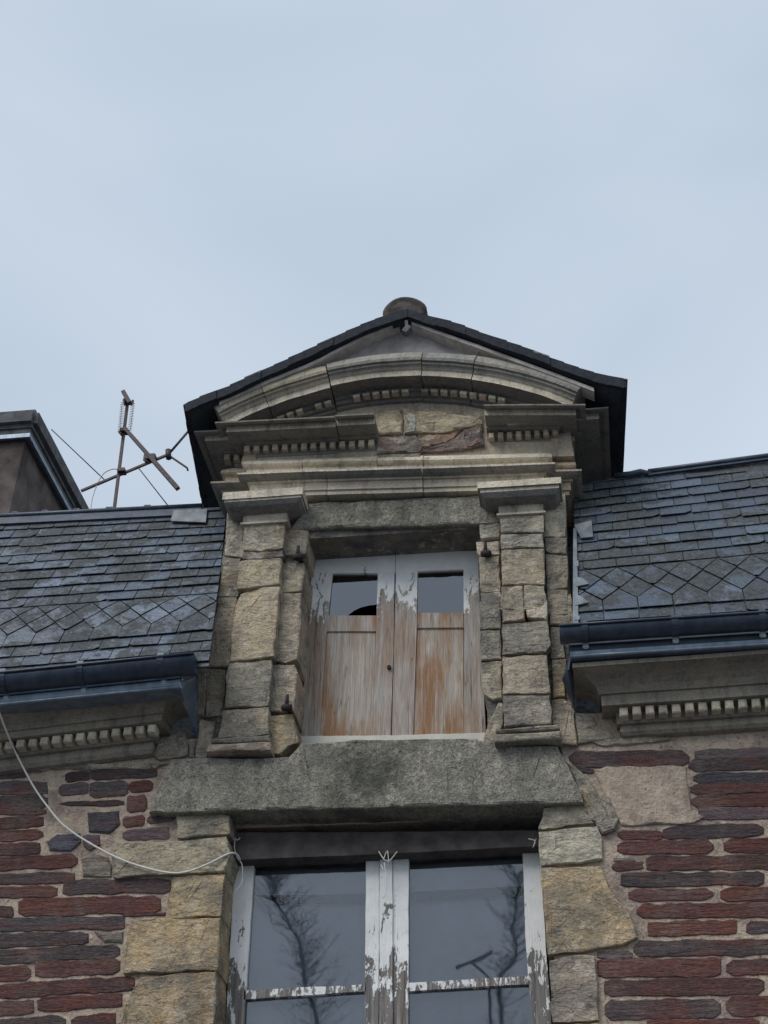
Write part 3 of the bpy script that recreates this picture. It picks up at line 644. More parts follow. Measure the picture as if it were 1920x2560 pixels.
# tympanum behind the cornice
a_ = MB(); a_.col(SB); slab(a_, [cO(520,1000), cO(560,880), cO(700,820), cO(905,790), cO(1100,810), cO(1220,850), cO(1240,985)], y_bed+.0, .3); a_.build('tympanum', M['mould'], Pd)
# cement fill between the arch and the rakes
a_ = MB(); yg = yo+.06; stone(a_, [cO(*p) for p in [(872,706),(960,712),(1130,782),(1270,835),(1180,850),(905,790),(620,850),(500,890),(560,840),(700,765),(800,715)]], yg, .25, .01, .004, .1, relief=.01); a_.build('cement_infill', M['plaster'], Pd)
# --- dormer roof
DR = empty('dormer_roof'); DR.parent = H
YF = yo-.10; 
topL = [cA(1600,150), cA(1430,203), cA(1210,290), cA(975,402), cA(760,500), cA(560,590), cA(400,668), cA(190,750), cA(75,802)]
topR = [cA(1600,150), cB(170,190), cB(400,252), cB(620,335), cB(850,412), cB(1060,495), cB(1280,572), cB(1400,606), cB(1546,638)]
TL_ = [PY(p, YF) for p in topL]; TR_ = [PY(p, YF) for p in topR]
zeL = TL_[-1].z; zeR = TR_[-1].z
bL = PZ(cO(447,1104), zeL-.12); bR = PZ(cO(1338,1030), zeR-.02)
print('eave z', zeL, zeR, 'YF', YF, 'back', bL, bR)
dr = MB(); dr.col((.06,.065,.075)); TH = .072; vg = MB()
sof = MB()
def roofside(T, B, sgn):
    n = len(T); yb2 = B.y; dx = B.x-T[-1].x; dzb = B.z-T[-1].z
    back = [Vector((p.x+dx*(i/(n-1)), yb2, p.z+dzb*(i/(n-1)))) for i, p in enumerate(T)]
    # solid deck
    up_ = Vector((0,0,-TH)); fr = [p for p in T]+[p+up_ for p in T[::-1]]; bk = [p for p in back]+[p+up_ for p in back[::-1]]
    fr2 = [p+Vector((0,.03,-.012)) for p in T]+[p+up_+Vector((0,.03,.0)) for p in T[::-1]]
    prism(sof, fr2, [p+Vector((0,0,-.012 if k < n else 0)) for k, p in enumerate(bk)])
    # courses of slate, each lapping over the one below, raggedly trimmed at the verge
    N = 15; L_ = [0]
    for a, b in zip(T, T[1:]): L_.append(L_[-1]+(b-a).length)
    def at(arr, s):
        s = max(0, min(L_[-1]*.9999, s))
        for i in range(n-1):
            if s <= L_[i+1]: t = (s-L_[i])/(L_[i+1]-L_[i]); return arr[i].lerp(arr[i+1], t)
    tot = L_[-1]
    for c in range(N):
        s0, s1 = tot*c/N, tot*(c+1)/N*1.0 + (.02 if c < N-1 else .015)
        dr.col(tone((.055,.06,.07), .25)); ej = random.uniform(-.012,.015)
        yy = YF+ej; ns = 9
        for j in range(ns):
            ya = yy+(yb2-yy)*j/ns if j else yy; yb_ = yy+(yb2-yy)*(j+1)/ns-.004
            ta_, tb_ = (ya-YF)/(yb2-YF), (yb_-YF)/(yb2-YF); lift = random.uniform(.012,.02); tuck = .0
            def pt(s, t, o): p = at(T, s).lerp(at(back, s), t); return Vector((p.x, ya if t == ta_ else yb_, p.z+o))
            q = [pt(s0,ta_,tuck), pt(s0,tb_,tuck), pt(s1,tb_,lift), pt(s1,ta_,lift)]
            if s1 > L_[-1]: 
                ex = Vector((sgn*.03,0,-.012)); q[2] += ex; q[3] += ex
            dr.col(tone((.055,.06,.07), .3))
            dn = Vector((0,0,-.018 if j else -TH*.9)); prism(dr, q, [p+Vector((0,0,-.012)) for p in q])
        # verge pieces hanging over the front edge
        a0, a1 = at(T, s0), at(T, min(s1, L_[-1]))
        e1 = random.uniform(0,.012); vg.col((.02,.02,.02)); v0 = [Vector((a0.x,YF+ej*.5-.004,a0.z+.008)), Vector((a1.x,YF+ej*.5-.004,a1.z+.016)), Vector((a1.x,YF+ej*.5-.004,a1.z-TH-e1)), Vector((a0.x,YF+ej*.5-.004,a0.z-TH-e1))]
        prism(vg, v0, [p+Vector((0,.035,0)) for p in v0])
    # eave pieces along the side
    m_ = 10
    for j in range(m_):
        a0 = T[-1].lerp(back[-1], j/m_); a1 = T[-1].lerp(back[-1], (j+1)/m_); e1 = random.uniform(0,.02)
        q = [a0+Vector((sgn*(.0+e1),0,.01)), a1+Vector((sgn*(.0+e1),-.003,.01)), a1+Vector((sgn*(.0+e1),-.003,-TH)), a0+Vector((sgn*(.0+e1),0,-TH))]
        prism(vg, q, [p+Vector((-sgn*.04,0,0)) for p in q])
roofside(TL_, bL, -1); roofside(TR_, bR, 1)
dr.build('slate_covering', M['slate'], DR); vg.build('slate_verge', M['verge'], DR); sof.build('soffit', M['soffit'], DR)
rb = MB()
def rake(cf1, pts, y, h1, t):
    a = [PY(cf1(*p), y) for p in pts]; b = [p+Vector((0,0,-h1)) for p in a][::-1]; poly = a+b
    prism(rb, poly, [p+Vector((0,t,0)) for p in poly])
rake(cA, [(1560,212),(1430,262),(1090,432),(1000,482),(900,528),(640,632),(300,785)], YF+.05, .035, .12)
rake(cA, [(1566,248),(1430,305),(1200,410),(1000,500)], YF+.09, .018, .1)
rake(cB, [(80,228),(250,290),(540,392),(780,480),(1100,598),(1340,690)], YF+.05, .035, .12)
rake(cB, [(80,262),(250,325),(540,430)], YF+.09, .018, .1)
rb.build('rake_board', M['board'], DR)
# round ridge end with a small cramp below it
fc = PY(cO(873,670), YF+.02); fn = MB(); fr_ = (PY(cO(919,670), YF+.02)-fc).length*1.03
ring = []
for j, (rr_, yy) in enumerate([(.0,-.0),(.35,.005),(.62,.01),(.8,.0),(.93,.01),(1.0,.03),(1.0,.1),(.99,.9)]):
    ring.append([fn.v((fc.x+rr_*fr_*math.cos(a)*(1+.02*math.sin(a*5)), fc.y+yy, fc.z+max(-.3, rr_*math.sin(a)*(.95+.03*math.cos(a*3)))*fr_)) for a in [k*math.pi/14 for k in range(28)]] if rr_ > 0 else None)
for a, b in zip(ring, ring[1:]):
    if a is None: fn.face(b)
    else:
        for k in range(28): fn.face([a[k], a[(k+1)%28], b[(k+1)%28], b[k]])
fn.face(ring[-1]); fn.build('ridge_tile', M['clay'], DR)
cr_ = MB(); a = PY(cO(879,714), YF); bar(cr_, a+Vector((-.02,0,-.03)), a+Vector((.02,0,.03)), .022, .03); bar(cr_, a+Vector((0,.0,.03)), a+Vector((-.01,.02,.12)), .012, .012); cr_.build('iron_cramp', M['cement'], DR)
# --- door of the dormer: two leaves
zdt = PY(cO(850,1192), DOOR_Y).z; zspl = PY(cO(850,1295), DOOR_Y).z
Mdoor = mk_paint('peeling_door_paint', zspl-.02, (.26,.235,.21), (.52,.48,.44), .5, .42)
Mpanel = mk_paint('bare_door_panel', zspl+.55, (.3,.25,.2), (.56,.5,.43), .9)
def door_leaf(parts, pane, pan_lab, lab, hole=None):
    o = empty('door'); o.parent = H; o['label'] = lab
    for nm, px, y, mt in parts:
        b = MB(); a = [PY(p, DOOR_Y+y) for p in px]; prism(b, a, [p+Vector((0,.04,0)) for p in a])
        bmesh.ops.bevel(b.bm, geom=[e for e in b.bm.edges if abs(e.verts[0].co.y-(DOOR_Y+y)) < .001 and abs(e.verts[1].co.y-(DOOR_Y+y)) < .001], offset=.004, segments=1, affect='EDGES')
        b.build(nm, mt, o)
    g_ = MB(); a = [PY(p, DOOR_Y+.022) for p in pane]; prism(g_, a, [p+Vector((0,.003,0)) for p in a]); g_.build('pane', M['glass_door'], o, pan_lab)
M['glass_door'] = mk_glass('old_glass', 2.7, see=.25)
D = cO
# broken pane: glass with a curved piece missing at its lower right corner
hole = [D(752,1329),(D(765,1319)),(D(780,1312)),(D(797,1308)),(D(813,1306))]
paneL = [D(716,1234), D(817,1234), D(816,1306)] + hole[::-1][1:] + [D(752,1331), D(708,1331)]
door_leaf([('rail', [D(674,1193), D(854,1191), D(853,1238), D(672,1238)], -.002, Mdoor), ('stile', [D(672,1238), D(718,1238), D(706,1365), D(690,1592), D(648,1592)], 0, Mdoor),
  ('stile', [D(816,1238), D(852,1238), D(850,1400), D(844,1590), D(806,1590), D(812,1365)], 0, Mdoor), ('rail', [D(708,1329), D(815,1329), D(812,1364), D(706,1364)], -.001, Mpanel),
  ('panel', [D(706,1364), D(812,1364), D(807,1590), D(690,1592)], .012, Mpanel)], paneL, 'glass pane with a curved piece broken out', 'left leaf of the dormer door with a broken pane')
paneR = [D(901,1226), D(1001,1226), D(1002,1324), D(900,1324)]
door_leaf([('rail', [D(855,1191), D(1034,1189), D(1034,1228), D(854,1236)], -.002, Mdoor), ('stile', [D(855,1236), D(902,1230), D(900,1358), D(893,1588), D(846,1590)], 0, Mdoor),
  ('stile', [D(1001,1228), D(1034,1228), D(1040,1400), D(1050,1584), D(1003,1588), D(1002,1358)], 0, Mdoor), ('rail', [D(902,1323), D(1001,1323), D(1001,1356), D(901,1357)], -.001, Mpanel),
  ('panel', [D(901,1356), D(1001,1356), D(1003,1588), D(893,1588)], .012, Mpanel)], paneR, None, 'right leaf of the dormer door with its pane intact')
b = MB(); stone(b, [D(*p) for p in [(646,1590),(850,1588),(1048,1582),(1052,1612),(850,1618),(640,1622)]], DOOR_Y-.06, .2, .004, .004, .05); b.build('threshold', mk_flat('cream_strip', (.55,.53,.47), .8, .2, 0, .12, 9), H)
b = MB(); p = PY(D(840,1440), DOOR_Y-.02); tube(b, [p, p+Vector((0,.03,0))], .016, 12); b.build('door_knob', M['iron'], H)
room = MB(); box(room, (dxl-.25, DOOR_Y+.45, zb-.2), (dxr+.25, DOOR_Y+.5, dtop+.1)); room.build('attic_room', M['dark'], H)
# --- hinge pins in the jambs
for cf, px, ln in [(cC, (945,880), 1), (cE, (790,860), 1), (cD, (510,850), 1)]:
    b = MB(); p = PY(cf(*px), yb-.03); 
    for k in range(6): 
        a = k*math.pi/3
    tube(b, [p+Vector((-.03,0,-.03)), p+Vector((.0,-.01,-.035)), p+Vector((.04,0,-.03))], [.02,.03,.022], 8); tube(b, [p+Vector((0,-.005,-.03)), p+Vector((0,-.005,.07))], [.016,.012], 8); tube(b, [p+Vector((0,.0,-.02)), p+Vector((.02,.08,-.03))], .018, 8)
    b.build('hinge_pin', M['iron'], H)
# --- lower window
WN = empty('window'); WN.parent = H; WN['label'] = 'tall window with peeling white frame and tied timber beam'
zw = PY(cM(780,880), Y_WIN).z
Mwin = mk_paint('peeling_window_paint', zw-.25, (.12,.11,.10), (.26,.25,.24), .15, .26)
def wpart(nm, px, y, d, mt, lab=None, bev=.006):
    b = MB(); a = jag([PY(cM(*p), y) for p in px], .08, .003, random.random()*9); prism(b, a, [p+Vector((0,d,0)) for p in a])
    return b.build(nm, mt, WN, lab)
wpart('beam', [(60,372),(800,368),(1500,362),(1500,432),(800,468),(60,498)], .13, .2, M['wood_dark'])
wpart('stile', [(88,500),(176,500),(150,900),(128,1260),(118,1500),(25,1500),(45,1253),(65,900)], Y_WIN, .06, Mwin)
wpart('stile', [(1412,430),(1492,430),(1520,900),(1545,1253),(1555,1500),(1470,1500),(1460,1253),(1428,900)], Y_WIN, .06, Mwin)
wpart('meeting_stile', [(692,470),(752,470),(750,900),(746,1500),(682,1500),(688,900)], Y_WIN, .06, Mwin)
wpart('meeting_stile', [(755,468),(812,468),(814,1500),(750,1500)], Y_WIN-.018, .07, Mwin)
wpart('meeting_stile', [(815,466),(888,466),(886,900),(884,1500),(817,1500)], Y_WIN-.004, .06, Mwin)
wpart('glazing_bar', [(130,1098),(690,1070),(690,1102),(128,1140)], Y_WIN+.0, .04, Mwin)
wpart('glazing_bar', [(884,1064),(1455,1030),(1456,1068),(884,1102)], Y_WIN+.0, .04, Mwin)
wpart('rail', [(30,1500),(1560,1480),(1560,1600),(25,1620)], Y_WIN, .06, Mwin)
for px in ([(150,480),(700,480),(700,1085),(125,1110)], [(128,1120),(700,1085),(700,1520),(100,1520)], [(880,440),(1425,440),(1462,1050),(880,1080)], [(880,1090),(1462,1050),(1490,1510),(880,1510)]):
    b = MB(); a = [PY(cM(*p), Y_WIN+.03) for p in px]; prism(b, a, [p+Vector((0,.003,0)) for p in a]); b.build('pane', M['glass'], WN)
wpart('reflected_band', [(100,662),(800,652),(1500,612),(1500,650),(800,690),(100,702)], Y_WIN+.085, .02, M['dark'])  # dark bar added behind the glass, standing in for a band reflected there
b = MB(); a0, a1 = PY(cM(-60,200), Y_WIN+.13), PY(cM(1640,1900), Y_WIN+.13); box(b, (a0.x-.1, Y_WIN+.13, a1.z-.3), (a1.x+.1, Y_WIN+.15, a0.z+.3)); b.build('pane_backing', M['pane_backing'], WN)  # panel added behind the glass to lighten the panes around the dark bar
b = MB(); box(b, (jl[1].x-.15,-.10,sill_z-.15), (jr[1].x+.15,.4,sill_z)); b.build('window_sill', M['granite'], H)
# --- eaves cornices, gutters and roofs on either side
def side_cornice(cf, colx, rows, k, xe, sgn, label, nd, dx, gl):
    """rows: wall top, torus top, bed bottom, dentil front bottom, dentil top, fascia bottom, fascia top, cove mid, cove top"""
    o = empty('eaves_cornice'); o.parent = H; o['label'] = label
    cx = cf(colx,0)[0]; f = lambda yy: cf(0,yy)[1]
    r = rows
    pr = prof(cx, -.0, f(r[0]), [('s',f(r[0]-25),.035),('s',f((r[0]+r[1])/2),.02),('s',f(r[1]+10),-.008),('u',f(r[1]-6)),('f',f(r[2]))])
    ybd, zbd = pr[-1]; ydf = PZ((cx,f(r[3])), zbd).y; zdt = PY((cx,f(r[4])), ydf).z
    pr += [(ybd, zdt), (ydf-.025, zdt)]; y = ydf-.025
    z = PY((cx,f(r[6])), y).z; pr.append((y,z)); pr.append((y-.018,z)); y -= .018; z = PY((cx,f(r[6]-18)), y).z; pr.append((y,z))
    for t in (.25,.5,.75,1): pr.append((y-.16*t**1.6, PY((cx, f(r[6]-18+(r[8]-r[6]+18)*t)), y-.16*t**1.6).z))
    yt, zt = pr[-1]
    pr.append((yt-.02, zt)); zt2 = zt+.03; pr.append((yt-.02, zt2)); pr.append((-.0, zt2+.02))
    print(label, [(round(a,2), round(b,2)) for a, b in pr])
    xc = PY((cx,f(r[0])),0).x
    xend = xe
    mb = MB(); mb.col((.30,.265,.21))
    x0, x1 = (-6, xend) if sgn > 0 else (xend, 6)
    molding(mb, pr, x0, x1, 0, .05, k, xc, sgn < 0, sgn > 0, ret=.62 if sgn > 0 else .88); mb.build('moulding', M['mould'], o)
    dentil_row(PY(cf(dx[0],r[3]), ydf).x, PY(cf(dx[1],r[3]), ydf).x, nd, zbd+.004, zdt-.003, ydf, ybd+.02, k, xc, o, .66, SL)
    return o, yt-.02, zt2, xc, pr
kR = shear_for(cJ(500,812), cJ(1650,735), -.1)
xeR = PY(cJ(520,1000), -.05).x+.05
oR, yR, zR, xcR, prR = side_cornice(cJ, 1000, [1040,925,905,862,785,765,690,560,470], kR, xeR, -1, 'eaves cornice with dentils right of the dormer', 12, (500,1735), None)
kL = shear_for(cH(90,1400), cH(1140,1275), -.1)
xeL = PY(cH(1100,1440), -.05).x
oL, yL, zL, xcL, prL = side_cornice(cH, 500, [1590,1470,1450,1408,1345,1330,1285,1200,1110], kL, xeL, 1, 'eaves cornice with dentils left of the dormer', 16, (-235,1150), None)
def gutter(cf, colx, rows, kk, xend, sgn, ystart, zstart, xcz, clips, label, rad=.08):
    """rows: lower bead, upper bead, gutter lip"""
    cx = cf(colx,0)[0]; o = empty('gutter'); o.parent = H; o['label'] = label
    f = lambda yy: cf(0,yy)[1]
    y1 = ystart-.03; z1_ = PY((cx,f(rows[0])), y1).z; y2 = y1-.015; z2_ = PY((cx,f(rows[1])), y2).z
    yg_ = y2-.03; zlip = PY((cx,f(rows[2])), yg_-rad).z
    xc = PY((cx,f(rows[0])), y1).x
    xs = [(-6.0 + (xend+6.0)*i/12) if sgn > 0 else (xend+(6.0-xend)*i/12) for i in range(13)]
    xe1 = xend+(.12 if sgn > 0 else -.06)
    fl = MB()
    def strip(mb, ya, za, yb_, zb_, th=.012):
        fr = [Vector((xs[0],ya,za+kk*(xs[0]-xc))), Vector((xs[-1],ya,za+kk*(xs[-1]-xc))), Vector((xs[-1],yb_,zb_+kk*(xs[-1]-xc))), Vector((xs[0],yb_,zb_+kk*(xs[0]-xc)))]
        prism(mb, fr, [p+Vector((0,th,.002)) for p in fr])
    zm = PY((cx,f(rows[3])), y1-.005).z; strip(fl, y1, z1_, y1-.005, zm); strip(fl, ystart+.1, z1_-.012, y1-.004, z1_-.01, .004)
    strip(fl, y2, z2_+.003, y2+.25, z2_+.08, .004)
    tube(fl, [Vector((x, y1-.008, z1_+kk*(x-xc))) for x in xs], .014, 8)
    fl.build('zinc_flashing', M['zinc'], o)
    fl = MB(); strip(fl, y1+.03, zm-.02, y2+.02, z2_+.02); fl.build('recess_shade_strip', M['zinc_dark'], o)  # dark strip stands in for the shade in the recess below the upper bead
    fl = MB(); tube(fl, [Vector((x, y2-.006, z2_+kk*(x-xc))) for x in xs], .009, 8); fl.build('bead', M['zinc_bright'] if sgn < 0 else M['zinc'], o)
    gm = MB(); gm.smooth = True; n = 12
    xg = [x+(xe1-xend)*( (i/12) if sgn > 0 else (1-i/12)) for i, x in enumerate(xs)]
    rings = []
    for x in xg:
        rings.append([gm.v((x, yg_-rr*math.cos(a), zlip-rr*math.sin(a)+kk*(x-xc))) for rr in (rad,) for a in [math.pi*j/n for j in range(n+1)]] + [gm.v((x, yg_-rr*math.cos(a), zlip-rr*math.sin(a)+kk*(x-xc))) for rr in (rad-.004,) for a in [math.pi*j/n for j in range(n,-1,-1)]])
    for a, b_ in zip(rings, rings[1:]):
        m2 = len(a)
        for j in range(m2): gm.face([a[j], a[(j+1)%m2], b_[(j+1)%m2], b_[j]])
    # stop end
    e_ = rings[-1] if sgn > 0 else rings[0]; gm.smooth = False; gm.face(e_[:n+1])
    gm.smooth = True; tube(gm, [Vector((x, yg_-rad-.006, zlip+kk*(x-xc))) for x in xg], .009, 8)
    gm.build('trough', M['zinc_dark'], o)
    for cx_ in clips:
        p = PY(cf(cx_, rows[2]), yg_-rad); x = p.x; zl = zlip+kk*(x-xc)
        s = MB(); pts = [(yg_-(rad+.006)*math.cos(a), zl-(rad+.006)*math.sin(a)) for a in [math.pi*j/n for j in range(-1,n-1)]]
        for (ya,za),(yb_,zb_) in zip(pts, pts[1:]):
            fr = [Vector((x-.022,ya,za)),Vector((x+.022,ya,za)),Vector((x+.022,yb_,zb_)),Vector((x-.022,yb_,zb_))]; prism(s, fr, [q+Vector((0,.0,.004)) for q in fr])
        sb = s.build('bracket', M['zinc_dark'], o)
        s = MB(); a_c = math.pi*.62; cc = Vector((x, yg_-(rad+.012)*math.cos(a_c), zl-(rad+.012)*math.sin(a_c)))
        box(s, (cc.x-.021, cc.y-.006, cc.z-.028), (cc.x+.021, cc.y+.03, cc.z+.022)); bmesh.ops.bevel(s.bm, geom=s.bm.edges[:], offset=.006, segments=2, affect='EDGES'); s.build('clip', M['zinc_bright'], o)
    return yg_, zlip, xc
kGR = shear_for(cJ(140,440), cJ(1659,345), -.5); xgR = PY(cJ(140,440), yR-.03).x
gR = gutter(cJ, 900, [392,292,142,348], kGR, xgR, -1, yR, zR, xcR, (245,942,1620), 'dark zinc gutter right of the dormer', .084)
kGL = shear_for(cH(0,1130), cH(1320,1000), -.5); xgL = PY(cH(1330,1000), yL-.03).x
gL = gutter(cH, 600, [1075,1000,835,1012], kGL, xgL, 1, yL, zL, xcL, (25,590,1178), 'dark zinc gutter left of the dormer', .10)
# flashing cheek closing the left gutter against the dormer
b = MB(); pA = PY(cH(1332,1005), yL-.03); pB = PY(cH(1320,960), yL-.04); pC = PY(cH(1440,925), yL+.12); pD = PY(cH(1452,1370), -.0); pE = PY(cH(1395,1240), -.06)
prism(b, [pB, pC, pD, pA], [p+Vector((.012,.004,0)) for p in (pB,pC,pD,pA)]); b.build('side_flashing', M['zinc'], oL)
b = MB(); pA = PY(cJ(130,535), yR+.0); pB = PY(cJ(88,610), -.15); pC = PY(cJ(185,850), -.03); pD = PY(cJ(150,400), yR-.02)
prism(b, [pD, pB, pC, pA], [p+Vector((-.01,.004,0)) for p in (pD,pB,pC,pA)]); b.build('side_flashing', M['zinc_dark'], oR)
# --- main slate roofs
SL_A = R(66)
def clip_poly(poly, clip):
    def ins(p, a, b): return (b[0]-a[0])*(p[1]-a[1])-(b[1]-a[1])*(p[0]-a[0]) >= -1e-9
    out = poly
    n = len(clip)
    for i in range(n):
        a, b = clip[i], clip[(i+1)%n]; inp = out; out = []
        for j in range(len(inp)):
            p, q = inp[j-1], inp[j]
            pi, qi = ins(p,a,b), ins(q,a,b)
            if pi != qi:
                d1 = (b[0]-a[0])*(p[1]-a[1])-(b[1]-a[1])*(p[0]-a[0]); d2 = (b[0]-a[0])*(q[1]-a[1])-(b[1]-a[1])*(q[0]-a[0]); t = d1/(d1-d2)
                out.append((p[0]+(q[0]-p[0])*t, p[1]+(q[1]-p[1])*t))
            if qi: out.append(q)
        if not out: return []
    return out
def slate_roof(label, O, botpx, toppx, outline_px, nrow, low, hh, pent, wid, xoff, blue):
    V = Vector((0, math.cos(SL_A), math.sin(SL_A))); N = Vector((0, -math.sin(SL_A), math.cos(SL_A)))
    def uv(px): p = PN(px, O, N); return (p.x, (p-O).dot(V))
    def xyz(x, v, o): return Vector((x, O.y, O.z)) + V*v + N*o
    b0, b1 = uv(botpx[0]), uv(botpx[1]); t0, t1 = uv(toppx[0]), uv(toppx[1])
    sb_ = (b1[1]-b0[1])/(b1[0]-b0[0]); st_ = (t1[1]-t0[1])/(t1[0]-t0[0])
    vb = lambda x: b0[1]+sb_*(x-b0[0]); vt = lambda x: t0[1]+st_*(x-t0[0])
    line = lambda x, r: vb(x)+(vt(x)-vb(x))*r/nrow
    clip = [uv(p) for p in outline_px]
    ar = sum(clip[i][0]*clip[(i+1)%len(clip)][1]-clip[(i+1)%len(clip)][0]*clip[i][1] for i in range(len(clip)))
    if ar < 0: clip = clip[::-1]
    print(label, 'bottom', [round(k,2) for k in b0+b1], 'top', [round(k,2) for k in t0+t1], 'pitch', (vt(b0[0])-vb(b0[0]))/nrow)
    mb = MB(); mb.col((.03,.034,.04))
    bk = [mb.v(xyz(x,v,-.004)) for x, v in clip]; bk2 = [mb.v(xyz(x,v,-.02)) for x, v in clip]; mb.face(bk); mb.face(bk2[::-1])
    for i in range(len(clip)): mb.face([bk[i], bk2[i], bk2[(i+1)%len(clip)], bk[(i+1)%len(clip)]])
    def plate(poly, lift_fn, c):
        cp = clip_poly(poly, clip)
        if len(cp) < 3: return
        ar = abs(sum(cp[i][0]*cp[(i+1)%len(cp)][1]-cp[(i+1)%len(cp)][0]*cp[i][1] for i in range(len(cp))))
        if ar < .0004: return
        mb.col(c); a = [xyz(x,v,lift_fn(x,v)) for x, v in cp]; prism(mb, a, [p-N*.006 for p in a])
    def scol():
        k = random.random()
        c = (.058,.079,.113) if k < .55 else ((.095,.126,.172) if k < .78 else (.034,.046,.063))
        return tone(tuple(q*blue for q in c), .15)
    xmin, xmax = min(c[0] for c in clip), max(c[0] for c in clip)
    B0 = low; B1 = low+3*hh+pent
    rows_ = [low-1-i for i in range(low+1)] + [B1+i for i in range(nrow)]
    for ri, r in enumerate(sorted(rows_)):
        n = int((xmax-xmin)/wid)+3; x = xmin-wid*(1+ (ri%2)*.5)+xoff
        for i in range(n):
            w_ = wid; x0, x1 = x+.003, x+w_-.003; x += w_
            tilt = random.uniform(-.004,.004); dv = random.uniform(-.004,.004); top = 1.5
            if random.random() < .04: dv -= .015
            lo0, lo1 = line(x0,r)+dv-tilt, line(x1,r)+dv+tilt; hi0, hi1 = line(x0,r+1.06), line(x1,r+1.06)
            cx_ = (x0+x1)/2; L0 = random.uniform(.011,.020); pit = max(.02, hi0-lo0)
            poly = [(x0,lo0),(x1,lo1),(x1,hi1),(x0,hi0)]
            if random.random() < .10: poly = [(x0,lo0+.02),(x0+.03,lo0),(x1,lo1),(x1,hi1),(x0,hi0)]
            if random.random() < .07: poly = [(x0,lo0),(x1-.045,lo1),(x1,lo1+.035),(x1,hi1),(x0,hi0)]
            plate(poly, lambda xx, vv: L0*(1-min(1,max(0,(vv-min(lo0,lo1))/pit))*.95)+.001, scol())
    # the decorative band of diamond slates
    for kk in range(4):
        rc = B1 - kk*hh; n = int((xmax-xmin)/wid)+4; x = xmin-wid*(1+(kk%2)*.5)+xoff
        for i in range(n):
            cx_ = x+wid/2; x += wid; g_ = .004; l, r_ = cx_-wid/2+g_, cx_+wid/2-g_
            if kk == 0: P4 = [(l, line(l,rc)), (cx_, line(cx_,rc-hh)+g_), (r_, line(r_,rc))]
            elif kk < 3: P4 = [(l, line(l,rc)), (cx_, line(cx_,rc-hh)+g_), (r_, line(r_,rc)), (cx_, line(cx_,rc+hh)-g_)]
            else: P4 = [(l, line(l,B0)), (r_, line(r_,B0)), (r_, line(r_,rc)), (cx_, line(cx_,rc+hh)-g_), (l, line(l,rc))]
            if kk and random.random() < .15: q = P4[1]; P4[1:2] = [(q[0]-.02, q[1]+.012), (q[0]+.015, q[1]+.008)]
            lowv = min(p[1] for p in P4); ht = max(p[1] for p in P4)-lowv; L0 = random.uniform(.012,.02)
            plate(P4, lambda xx, vv: L0*(1-min(1,max(0,(vv-lowv)/ht))*.8)+.001, scol())
    return mb.build('slate_roof', M['slate'], H, label), xyz, uv, vt, line
# left roof: its foot sits behind the gutter lip
OL = Vector((0, gL[0]+.02, gL[1]+.0)); lb = PY(cH(600,820), OL.y)
OL = Vector((0, OL.y, PY(cH(600,828), OL.y).z))
rL = slate_roof('slate slope left of the dormer', OL, (cH(0,868), cH(1430,745)), (cG(0,1150), cG(1260,1080)),
   [cH(-500,965), cH(1545,842), cH(1640,80), cG(1680,978), cG(-500,1090)], 15, 2, .95, 1.15, .214, .05, 1.0)
OR_ = Vector((0, gR[0]+.02, PY(cJ(900,138), gR[0]+.02).z))
rR = slate_roof('slate slope right of the dormer', OR_, (cJ(180,185), cJ(1659,85)), (cI(760,235), cI(1659,115)),
   [cI(175,1392), cJ(1659,112), cJ(2200,60), cI(2200,20), cI(1659,92), cI(750,212), cI(480,222), cI(168,300)], 15, 1, 1.1, 1.0, .235, .08, .9)
# ridge trims
b = MB(); 
def ridge(mb, pa, pb, O, w_, th, lift):
    N = Vector((0,-math.sin(SL_A),math.cos(SL_A))); V = Vector((0,math.cos(SL_A),math.sin(SL_A)))
    a, c = PN(pa,O,N), PN(pb,O,N); q = [a+N*lift, c+N*lift, c+N*lift-V*w_, a+N*lift-V*w_]; prism(mb, q, [p-N*th for p in q])
    tube(mb, [a+N*lift, a.lerp(c,.5)+N*lift, c+N*lift], .022, 8)
    return a, c
a, c = ridge(b, cG(-500,1085), cG(1500,985), OL, .13, .02, .03)
for px in (115,340,575,815,1095): p = a.lerp(c, (px+500)/2000); tube(b, [p+Vector((-.03,0,.03)), p+Vector((-.02,0,.06)), p+Vector((.02,0,.06)), p+Vector((.03,0,.03))], .012, 6)
b.build('ridge_flashing', M['zinc_dark'], rL[0])
b = MB(); N_ = Vector((0,-math.sin(SL_A),math.cos(SL_A)))
q = [PN(p, OL, N_)+N_*.035 for p in (cG(1290,1020), cG(1540,1010), cG(1530,1110), cG(1270,1100))]; prism(b, q, [p-N_*.01 for p in q]); b.build('corner_flashing', M['zinc_grey'], rL[0])
b = MB(); ridge(b, cI(740,208), cI(2200,15), OR_, .05, .02, .03); tube(b, [PN(cI(*p), OR_, N_)+N_*.02 for p in ((480,228),(600,224),(680,205),(760,216))], [.02,.03,.03,.02], 8); b.build('ridge_flashing', M['zinc_dark'], rR[0])
b = MB()
q = [PN(cI(*p), OR_, N_)+N_*.03 for p in ((176,640),(190,640),(205,1390),(172,1390))]; q[0].x -= .01; q[3].x -= .01; prism(b, q, [p-N_*.03 for p in q])
for tri in (((190,1020),(235,1030),(288,1072),(190,1092)), ((180,1155),(230,1170),(285,1215),(180,1240)), ((172,620),(305,585),(318,710),(225,720)), ((190,895),(205,895),(205,940),(190,940)), ((180,1325),(215,1318),(212,1350),(175,1355))):
    q = [PN(cI(*p), OR_, N_)+N_*.034 for p in tri]; prism(b, q, [p-N_*.01 for p in q])
b.build('soaker_flashing', M['zinc_grey'], rR[0])
